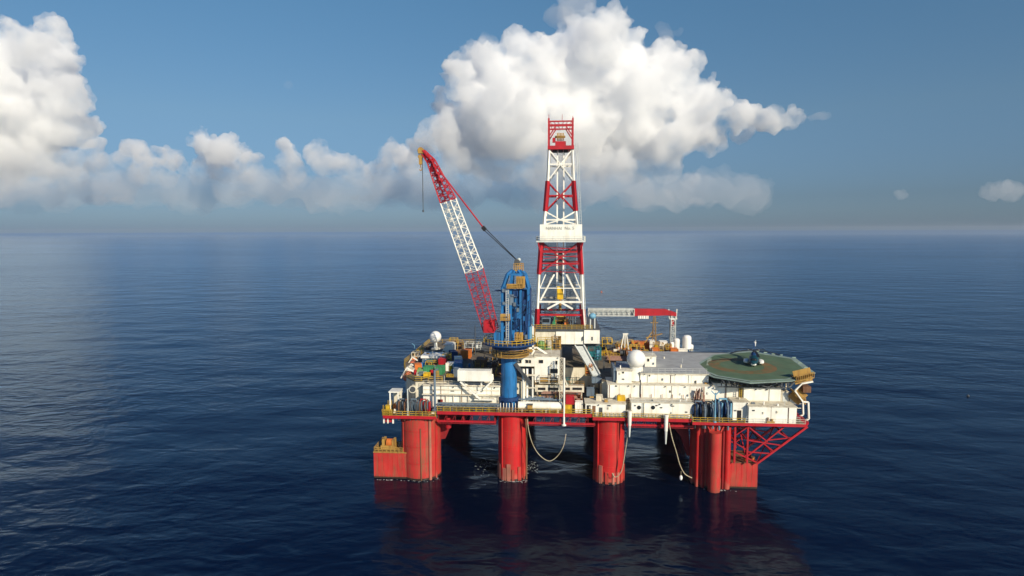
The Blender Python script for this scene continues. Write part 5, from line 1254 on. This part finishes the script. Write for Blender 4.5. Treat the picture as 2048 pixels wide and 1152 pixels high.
# house with blue walls, sheds
h1 = HX(844, 705, 888, 730, 26, 5, WD)
t = house('shed', 'shed with blue walls under a white roof at the left weather deck', h1[0], h1[1], h1[2], h1[3], h1[4], h1[5]-1.2, 'bluegrey', 'ivory', seams=2)
b = MB(); b.box(h1[0]-.3, h1[1]+.3, h1[2]-.5, h1[3]+.3, h1[5]-1.6, h1[5]-.9); b.build('canopy', 'ivory', t)
t = house('shed', 'white shed with one dark window at the left deck edge', *HX(811, 737, 828, 762, 14, 4, WD), seams=0, wins=[wn(822.5, 746, 14, .6, 1.0)])
sl = thing('shed', 'white shed with a sloping roof behind the small radome', 'shed', (pz(893, 705, 38)[0], 40, WD))
xa, xb, za, zb = B(884, 690, 906, 712, 38); b = MB(); b.profile([(xa, WD), (xb, WD), (xb, zb), (xa+1.2, zb), (xa, zb-2.0)], 38, 43); b.build('wall', 'white', sl); MB().obox(((xa+xb)/2, 40.5, zb+.1), (xb-xa-1, 5.4, .15)).build('roof', 'latt', sl)
# lifeboats
def lifeboat(label, px, py, v, rz):
    x, z = at(px, py, v); t = thing('lifeboat', label, 'lifeboat', (x, v+3, z-1.2), 'lifeboats')
    b = loft(MB(), [(v, x, z, .25, .4), (v+.7, x, z, .95, 1.05), (v+2.4, x, z, 1.25, 1.3), (v+5, x, z, 1.25, 1.3), (v+6.6, x, z+.1, .9, 1.0), (v+7.2, x, z+.2, .2, .4)]); b.build('hull', 'salmon', t, None, True)
    MB().box(x-.7, x+.7, v+4.2, v+5.8, z+1.0, z+1.8).build('wheelhouse', 'orange', t); MB().box(x-1.3, x+1.3, v+.9, v+6, z-.12, z+.02).build('fender', 'red', t)
    b = MB(); b.bar((x-1.5, v+1, WD-1), (x+.2, v+1, z+2.6), .3); b.bar((x-1.5, v+5.6, WD-1), (x+.2, v+5.6, z+2.6), .3); b.bar((x+.2, v+1, z+2.6), (x+1.8, v+1, z+1.6), .3); b.bar((x+.2, v+5.6, z+2.6), (x+1.8, v+5.6, z+1.6), .3); b.build('davit', 'white', t)
lifeboat('salmon orange lifeboat on davits at the left deck edge, nearest to the camera', 811, 756, 11, 0)
lifeboat('salmon orange lifeboat on davits behind the white shed at the left deck edge', 822, 733, 26, 0)
# pipe racks
def rack(label, x0, x1, y0, y1, z, mat, n, seed, pm):
    t = thing('pipe_rack', label, 'pipe rack', ((x0+x1)/2, (y0+y1)/2, z)); rn = random.Random(seed)
    b = MB()
    for k in range(n): r = .13; yy = y0+.3+(y1-y0-.6)*k/(n-1); b.cyl((x0+rn.uniform(0, .8), yy, z+.45+rn.uniform(0, .5)), (x1-rn.uniform(0, .8), yy, z+.45+rn.uniform(0, .5)), r, n=7)
    b.build('pipe', pm, t)
    for i in range(3):
        x = x0+.8+(x1-x0-1.6)*i/2; b = MB(); b.box(x-.15, x+.15, y0, y1, z, z+.28)
        for k in range(4): yy = y0+(y1-y0)*k/3; b.bar((x, yy, z), (x, yy, z+1.9), .16)
        b.build('stanchion', mat, t)
    return t
rack('pipe rack of brown pipes behind the white strut tank', 14.2, 24.5, 11, 19, WD, 'yellow', 16, 1, 'rust')
rack('pipe rack of grey pipes far left behind the sheds', 8.5, 20, 42, 52, WD, 'ochre', 18, 2, 'dgrey')
rack('pipe rack of dark pipes in the shade of the crane', 13, 25, 22, 31, WD, 'dgrey', 16, 3, 'dgrey')
rack('pipe rack of rusty pipes right of the drill floor', 50, 62, 40, 48, WD, 'yellow', 16, 4, 'rust')
rack('pipe rack of brown pipes at the far right side', 50, 64, 30, 37, WD, 'ochre', 14, 6, 'pinkrust')
# skids: frames with tanks, pumps and pipes
def skid(label, px, py, v, L, W_, H_, fm, tm, seed, z=WD):
    rn = random.Random(seed); x, _ = at(px, py, v); y = v+W_/2
    t = thing('equipment_skid', label, 'skid', (x, y, z))
    b = MB()
    for u in (-L/2, 0, L/2):
        for w_ in (-W_/2, W_/2): b.bar((x+u, y+w_, z), (x+u, y+w_, z+H_), .15)
    for w_ in (-W_/2, W_/2):
        for zz in (.08, H_*.55, H_): b.bar((x-L/2, y+w_, z+zz), (x+L/2, y+w_, z+zz), .13)
    for u in (-L/2, L/2): b.bar((x+u, y-W_/2, z+H_), (x+u, y+W_/2, z+H_), .13)
    b.build('frame', fm, t)
    for k in range(2):
        xx = x-L/4+k*L/2; b = MB()
        if rn.random() < .5: b.cyl((xx, y, z+.2), (xx, y, z+H_*.8), min(L, W_)*.22, n=14)
        else: b.cyl((xx-L*.2, y, z+H_*.4), (xx+L*.2, y, z+H_*.4), H_*.26, n=14)
        b.build('vessel', tm[k], t, None, True)
    b = MB()
    for k in range(5): xx = x-L/2+L*rn.random(); b.cyl((xx, y-W_*.3*rn.random(), z+.1), (xx, y, z+H_*rn.uniform(.6, 1.25)), .1, n=6)
    b.cyl((x-L/2, y-W_*.4, z+H_*.3), (x+L/2, y-W_*.4, z+H_*.3), .12, n=6); b.build('pipe', tm[0], t); return t
skids = [('yellow framed skid at the left weather deck in front of the blue walled shed', 863, 735, 19, 3.4, 2.2, 2.0, 'yellow', ('ochre', 'rust'), 11),
 ('yellow framed skid beside the right wall of the blue walled shed', 893, 722, 27, 2.2, 2.2, 2.6, 'brightyellow', ('ochre', 'dgrey'), 12),
 ('cream framed skid behind the orange lifeboats', 830, 725, 30, 2.0, 2.5, 2.4, 'cream', ('ochre', 'cream'), 13),
 ('yellow framed skid left of the small radome foot', 838, 716, 33, 1.8, 2.4, 2.6, 'yellow', ('rust', 'ochre'), 14),
 ('grey framed skid far behind the pipe racks, left of the crane', 945, 690, 44, 5.0, 2.8, 2.8, 'latt', ('dgrey', 'latt'), 15),
 ('dark framed skid beside the sloping white shed', 915, 692, 47, 3.0, 2.6, 2.6, 'ochre', ('dgrey', 'rust'), 16),
 ('yellow framed skid right of the sloping white shed', 906, 683, 52, 2.6, 2.4, 2.8, 'yellow', ('ochre', 'dgrey'), 17),
 ('yellow framed tall skid right of the drill floor wall', 1215, 672, 50, 3.2, 3.0, 3.6, 'brightyellow', ('dgrey', 'ochre'), 18),
 ('yellow framed tall skid left of the long orange container', 1256, 676, 48, 3.6, 3.0, 3.4, 'yellow', ('ochre', 'dgrey'), 19),
 ('dark skid in front of the long orange container', 1275, 690, 42, 4.2, 2.6, 2.8, 'yellow', ('dgrey', 'black'), 20),
 ('yellow framed skid between the white containers behind the grey roof', 1318, 685, 46, 3.0, 2.4, 3.0, 'ochre', ('brightyellow', 'dgrey'), 21),
 ('small yellow framed skid right of the white cube tank frame', 1338, 690, 48, 1.8, 2.0, 2.2, 'yellow', ('ochre', 'orange'), 22),
 ('orange skid on the well floor beside the ramp', 1141, 757, 10, 2.6, 2.4, 3.4, 'orange', ('ochre', 'orange'), 23),
 ('teal skid deep in the shaded well', 1145, 735, 18, 4.2, 2.6, 3.6, 'teal', ('teal', 'bluegrey'), 24),
 ('orange skid at the right wall of the well', 1178, 752, 14, 2.0, 2.0, 2.6, 'ochre', ('orange', 'rust'), 25),
 ('teal skid high behind the ramp', 1190, 700, 21, 3.4, 2.4, 3.4, 'teal', ('teal', 'sky'), 26),
 ('cream skid below the wheelhouse window', 1098, 762, 4.6, 4.8, 1.6, 2.0, 'cream', ('ochre', 'dgrey'), 27),
 ('ochre skid between wheelhouse roof and drill floor', 1090, 700, 16, 4.2, 3.0, 3.6, 'yellow', ('lime', 'cream'), 28),
 ('ochre skid in front of the white drill floor wall', 1112, 700, 18, 2.6, 2.6, 3.2, 'ochre', ('dgrey', 'ochre'), 29)]
for s in skids:
    z = WD
    if 'well' in s[0] and 'wall' not in s[0]: z = 18.62
    if s[0].startswith('teal skid high'): z = 27.2
    if s[0].startswith('ochre skid'): z = 30.2 if 'front of' not in s[0] else 30.6
    if 'window' in s[0]: z = 24.46
    skid(*s, z=z)
b = MB(); b.box(pz(1075, 0, 16)[0], pz(1120, 0, 16)[0], 14, 21.4, 30.0, 30.18)
for x in (31, 36):
    for y in (14.5, 20.5): b.bar((x, y, WD), (x, y, 30.0), .35)
solo(b, 'mezzanine', 'latt', 'pale mezzanine deck in front of the drill floor wall', 'platform', (33, 17, WD))
b = MB(); b.box(pz(1176, 0, 21)[0], pz(1204, 0, 21)[0], 20.5, 24.5, 27.0, 27.19); b.bar((45, 24, 24.4), (45, 24, 27), .3); b.bar((48.5, 21, 24.4), (48.5, 21, 27), .3); solo(b, 'mezzanine', 'dgrey', 'dark grey mezzanine deck behind the sloping ramp', 'platform', (46, 22, WD))
# white storage tanks by the rest post
for px, py, r, lb in ((1344, 686, .7, 'small white storage tank, leftmost beside the rest post'), (1353, 680, 1.0, 'round white storage tank directly in front of the rest post'), (1374, 675, 1.35, 'largest white storage tank right of the rest post'), (1383, 691, .6, 'small white storage tank, rightmost beside the rest post')):
    x, z = at(px, py, 50); t = thing('storage_tank', lb, 'tank', (x, 50, WD)); MB().cyl((x, 50, WD+.8), (x, 50, z), r, n=18).build('shell', 'ivory', t, None, True); MB().ball((x, 50, z), r, (1, 1, .6)).build('dome', 'ivory', t, None, True)
    b = MB()
    for k in range(4): b.bar((x+r*.7*math.cos(k*1.571), 50+r*.7*math.sin(k*1.571), WD), (x+r*.7*math.cos(k*1.571), 50+r*.7*math.sin(k*1.571), WD+.9), .15)
    b.build('leg', 'cream', t)
# yellow lattice mast and white a-frame at the far side
t = thing('lattice_mast', 'thin ochre lattice mast with short arms at the far side of the deck', 'mast', (pz(1309, 690, 52)[0], 52, WD)); x, z = at(1309, 633, 52)
b = MB(); lattice(b, (x, 52, WD), (x, 52, z), 1.3, .6, 1.3, .6, Vector((1,0,0)), Vector((0,1,0)), 9, .12, .07); b.build('lattice', 'ochre', t)
b = MB(); b.bar((x-2.6, 52, z-7), (x+2.6, 52, z-5.6), .3); b.bar((x-1.2, 52, z-2), (x+1.2, 52, z-2), .24); b.bar((x-3, 52, WD+2), (x-.4, 52, z-4.5), .26); b.build('arm', 'ochre', t)
t = thing('a_frame', 'white leaning A frame behind the big radome', 'frame', (pz(1250, 690, 46)[0], 46, WD)); b = MB(); x, z = at(1251, 668, 46)
for s in (-1.6, -.3, 1.2): b.bar((x+s, 46, WD), (x+.3*s, 46.3, z), .3)
b.build('leg', 'white', t); MB().bar((x-.8, 46.3, z), (x+.9, 46.3, z), .35).build('head_beam', 'white', t)
# blue capped stand at the right end of the drill floor
t = thing('hydraulic_stand', 'blue tank on two white legs at the right end of the drill floor', 'stand', (pz(1186, 655, 24)[0], 24, 35.5)); x, z = at(1185, 632, 24)
MB().ball((x, 24, z), 1.0, (1, 1, .85)).build('tank', 'sky', t, None, True); b = MB()
for s in (-.6, .6): b.cyl((x+s, 24, 35.5), (x+s, 24, z-.3), .2, n=8)
b.build('leg', 'latt', t)
x, z = at(1175, 625, 23); b = MB(); b.bar((x-.6, 23, 35.6), (x-1.1, 23, z+1.4), .42); b.bar((x-.6, 23, 35.6), (x-.2, 23, 31.5), .42); solo(b, 'standpipe', 'white', 'white bent standpipe at the right foot of the derrick', 'pipe', (x-.6, 23, 31.5))
x, z = at(1067, 628, 20); b = MB(); b.bar((x, 20, 30.2), (x, 20, z-1), .4); b.bar((x, 20, z-1.2), (x-1.8, 20, z+.8), .5); b.bar((x-1.8, 20, z+.6), (x-3.4, 20, z-1.4), .35); solo(b, 'standpipe', 'sky', 'pale blue bent standpipe at the left foot of the derrick', 'pipe', (x, 20, 30.2))
x, z = at(1060, 670, 14); t = thing('stair_tower', 'brown stair tower between the crane and the drill floor', 'stairs', (x, 14, WD)); b = MB()
for dx in (-1.8, 1.2):
    for dy in (0, 2.4): b.bar((x+dx, 14+dy, WD), (x+dx, 14+dy, z+2), .24)
b.build('post', 'ochre', t)
for k in range(4):
    zz = WD+1.6+k*2.1; b = MB(); b.bar((x-1.7, 14.4, zz if k % 2 else zz+2), (x+1.1, 14.4, zz+2 if k % 2 else zz), .9, .15); b.build('stair_flight', 'ochre', t)
MB().box(x-2, x+1.4, 13.9, 16.6, z+2, z+2.2).build('landing', 'rust', t)
# green cabinet left on the drill floor wall
cargo(1077, 682, 19, 2.2, 1.2, 2.0, 'lime', 'light green cabinet on the mezzanine at the left end of the drill floor wall', z=30.2)

# small loose gear that fills the decks
def drum_mb(x, y, z, r, h): return MB().cyl((x, y, z), (x, y, z+h), r, n=10).cyl((x, y, z+h*.32), (x, y, z+h*.38), r*1.06, n=10)
def scatter(n, seed, area, z, mats, name, label, cat, group, size, shape):
    rn = random.Random(seed)
    for k in range(n):
        x, y = rn.uniform(area[0], area[1]), rn.uniform(area[2], area[3]); s_ = size*rn.uniform(.75, 1.25); mt = rn.choice(mats)
        if shape == 'drum': b = drum_mb(x, y, z, .32*s_, 1.0*s_); base = (x, y, z)
        elif shape == 'bottles':
            b = MB(); b.box(x-.7*s_, x+.7*s_, y-.4, y+.4, z, z+.15)
            for i in range(4): b.cyl((x-.52*s_+i*.35*s_, y, z+.15), (x-.52*s_+i*.35*s_, y, z+1.6*s_), .14*s_, n=8)
            b.bar((x-.7*s_, y-.3, z+1.1), (x+.7*s_, y-.3, z+1.1), .1)
        elif shape == 'basket':
            b = MB(); b.box(x-1.2*s_, x+1.2*s_, y-.6*s_, y+.6*s_, z, z+.12)
            for kz in (.4, .8):
                for yy in (-.6, .6): b.bar((x-1.2*s_, y+yy*s_, z+kz*s_), (x+1.2*s_, y+yy*s_, z+kz*s_), .1)
                for xx in (-1.2, 1.2): b.bar((x+xx*s_, y-.6*s_, z+kz*s_), (x+xx*s_, y+.6*s_, z+kz*s_), .1)
            for xx in (-1.2, -.4, .4, 1.2):
                for yy in (-.6, .6): b.bar((x+xx*s_, y+yy*s_, z), (x+xx*s_, y+yy*s_, z+.85*s_), .1)
        elif shape == 'pump':
            b = MB(); b.box(x-.7*s_, x+.7*s_, y-.4*s_, y+.4*s_, z, z+.25*s_); b.cyl((x-.6*s_, y, z+.6*s_), (x+.25*s_, y, z+.6*s_), .36*s_, n=12); b.cyl((x+.45*s_, y, z+.25*s_), (x+.45*s_, y, z+1.3*s_), .2*s_, n=8); b.cyl((x+.25*s_, y, z+.6*s_), (x+.6*s_, y, z+.6*s_), .14*s_, n=8)
        elif shape == 'reel':
            b = MB()
            for dx in (-.5, .5): b.cyl((x+dx*s_-.06, y, z+.85*s_), (x+dx*s_+.06, y, z+.85*s_), .85*s_, n=16)
            b.cyl((x-.5*s_, y, z+.85*s_), (x+.5*s_, y, z+.85*s_), .5*s_, n=14)
        solo(b, name, mt, label, cat, (x, y, z), group)
LFT, RGT, FAR = (-3, 13, 10, 26), (49, 64, 38, 56), (-7, 12, 28, 56)
scatter(14, 41, LFT, WD, ('brightyellow', 'blue', 'rust', 'red', 'green'), 'steel_drum', 'one of the small drums standing among the containers on the left weather deck', 'drum', 'drums on the left weather deck', 1.25, 'drum')
scatter(8, 42, LFT, WD, ('yellow', 'ochre', 'cream'), 'cargo_basket', 'one of the open cargo baskets lying among the containers on the left weather deck', 'basket', 'baskets on the left weather deck', .9, 'basket')
scatter(8, 43, FAR, WD, ('yellow', 'ochre', 'cream', 'rust'), 'cargo_basket', 'one of the open cargo baskets lying around the small radome', 'basket', 'baskets around the small radome', 1.1, 'basket')
scatter(10, 44, FAR, WD, ('dgrey', 'ochre', 'bluegrey', 'cream', 'orange'), 'pump', 'one of the small pumps around the foot of the small radome', 'pump', 'pumps around the small radome', 1.3, 'pump')
scatter(8, 45, LFT, WD, ('dgrey', 'teal', 'bluegrey', 'ochre'), 'gas_bottle_rack', 'one of the racks of upright gas bottles on the left weather deck', 'bottle rack', 'bottle racks on the left weather deck', 1.1, 'bottles')
scatter(10, 46, RGT, WD, ('yellow', 'ochre', 'brightyellow'), 'cargo_basket', 'one of the yellow open baskets on the far deck between drill floor and rest post', 'basket', 'baskets on the far deck', 1.3, 'basket')
scatter(12, 47, RGT, WD, ('dgrey', 'ochre', 'orange', 'black', 'cream'), 'pump', 'one of the pumps on the far deck between drill floor and rest post', 'pump', 'pumps on the far deck', 1.6, 'pump')
scatter(6, 48, RGT, WD, ('dgrey', 'rust', 'ochre'), 'cable_reel', 'one of the cable reels on the far deck between drill floor and rest post', 'reel', 'cable reels on the far deck', 1.2, 'reel')
scatter(6, 49, (14, 25, 20, 40), WD, ('rust', 'dgrey', 'ochre'), 'cable_reel', 'one of the cable reels in the shade left of the crane', 'reel', 'cable reels left of the crane', 1.2, 'reel')
scatter(12, 50, (29, 45, 1.6, 3.2), 18.02, ('ochre', 'red', 'bluegrey', 'cream'), 'pump', 'one of the pumps behind the long white tank on the deck edge', 'pump', 'pumps behind the long white tank', .8, 'pump')
scatter(10, 51, (37.8, 46.6, 6, 20), 18.62, ('orange', 'teal', 'dgrey', 'ochre'), 'pump', 'one of the pumps standing in the shaded well', 'pump', 'pumps in the well', 1.5, 'pump')
scatter(9, 52, (-6.5, 5, 1.5, 6.5), MD, ('yellow', 'dgrey', 'bluegrey', 'cream'), 'pump', 'one of the pumps among the left anchor windlasses', 'pump', 'pumps among the left windlasses', 1.0, 'pump')
scatter(7, 53, (69, 79, 1.5, 5), MD, ('yellow', 'dgrey', 'ochre'), 'pump', 'one of the pumps among the right anchor windlasses', 'pump', 'pumps among the right windlasses', .9, 'pump')
# dark openings and ventilators in the wall behind the left windlasses
for px, py, r_, lb in ((792, 790, .85, 'round white rimmed ventilator at the left corner of the hull, nearest the white frame'), (826, 778, 1.0, 'round cream ventilator in the wall above the left windlasses')):
    x, z = at(px, py, 5.6); t = thing('ventilator', lb, 'ventilator', (x, 6, z-r_)); b = MB(); b.cyl((x, 5.2, z), (x, 9, z), r_, n=20); b.build('casing', 'cream' if px > 800 else 'white', t, None, True); MB().cyl((x, 5.1, z), (x, 5.195, z), r_*.75, n=20).build('grille', 'dgrey', t)
# ================================================================== railings
railing('yellow railing along the deck edge over the left corner column', [(-7.9, -.9, MD), (5.5, -.9, MD)], 'yellow')
railing('yellow railing along the deck edge in front of the long white deckhouse wall', [(5.7, .3, 18.05), (20.4, .3, 18.05)], 'yellow')
railing('yellow railing round the foot of the crane pedestal', [(20.4, .3, 18.05), (28.6, .3, 18.05)], 'ochre', step=.8)
railing('yellow railing along the deck edge in front of the long white tank', [(28.6, .3, 18.05), (44.4, .3, 18.05)], 'yellow')
railing('yellow railing along the deck edge over the third column', [(44.5, -.1, 17.4), (54.5, -.1, 17.4)], 'yellow', step=1.0)
railing('yellow railing along the deck edge in front of the porthole cabin', [(54.5, -.1, 17.4), (68.1, -.1, 17.4)], 'yellow')
railing('yellow railing along the deck edge in front of the right anchor windlasses', [(68.3, -1.1, MD), (80.5, -1.1, MD)], 'yellow')
railing('thin pale railing in front of the two white end modules', [(80.6, -1.1, MD), (94.5, -1.1, MD)], 'cream', th=.05, step=2.2)
railing('yellow railing on the weather deck edge above the left windlasses', [(-9.1, 25.8, WD), (-4.6, 9.9, WD), (-1.2, 5.2, WD), (6, 5.6, WD)], 'yellow')
railing('pale railing on the roof of the long white deckhouse', [(a[0], a[2]+.1, a[5]), (a[1], a[2]+.1, a[5])], 'cream', th=.06)
railing('yellow railing on the left edge of the weather deck behind the lifeboats', [(-9.2, 26, WD), (-9.2, 60, WD)], 'yellow')
railing('yellow railing along the far edge of the weather deck, left half', [(-9, 60, WD), (28, 60, WD)], 'yellow', step=2.2)
railing('yellow railing along the far edge of the weather deck, right half', [(44, 60, WD), (70, 60, WD)], 'yellow', step=2.2)
railing('pale railing on the roof of the porthole cabin', [(d_[0], .9, d_[5]), (d_[1], .9, d_[5])], 'latt', th=.05)
railing('pale railing on the near edge of the grey quarters roof', [(u_[0]+1, 7.2, u_[5]), (u_[1]-.5, 7.2, u_[5])], 'latt', th=.05)
railing('yellow railing on the catwalk across the well', [(cw[0], cw[2]+.1, cw[5]), (cw[1], cw[2]+.1, cw[5])], 'ochre', th=.08)
railing('grey railing on the roofs of the two front white modules', [(81, -.4, pz(0, 812, -.6)[1]), (93.5, -.4, pz(0, 812, -.6)[1])], 'latt', th=.05)
# ================================================================== buoys and foam on the water
for (px, py, s, mt, lb) in ((1203, 585, .95, 'salmon', 'small red buoy afloat beyond the platform, right of the derrick'), (1936, 793, .5, 'dgrey', 'tiny dark float alone on the open sea at the right')):
    x, y = gnd(px, py); t = thing('buoy', lb, 'buoy', (x, y, 0)); MB().ball((x, y, s*.5), s, (1, 1, .9)).build('body', mt, t, None, True); MB().cyl((x, y, s), (x, y, s*2), s*.2, n=8).build('top_mark', mt, t)
rn = random.Random(3); b = MB()
for (px, py, rx_, ry_, n) in ((1062, 934, 1.8, 4.0, 60), (968, 934, 3.0, 5, 30), (1046, 962, .9, 1.4, 25), (875, 958, .8, 1, 12), (1220, 968, 2.5, .8, 20), (1440, 980, 3.5, .5, 20), (1022, 963, 2.5, .6, 30), (780, 960, 3.2, .4, 22), (835, 962, 3.5, .5, 26)):
    x, y = gnd(px, py)
    for k in range(n):
        xx, yy = x+rn.gauss(0, rx_*.5), y+rn.gauss(0, ry_*.5); b.ball((xx, yy, .0), rn.uniform(.02, .08), (rn.uniform(1, 4.5), rn.uniform(.7, 1.6), .3), n=8)
o = b.build('foam', 'latt'); tag(o, 'white foam flecks on the dark water beside the crane side column', 'foam', kind='stuff')
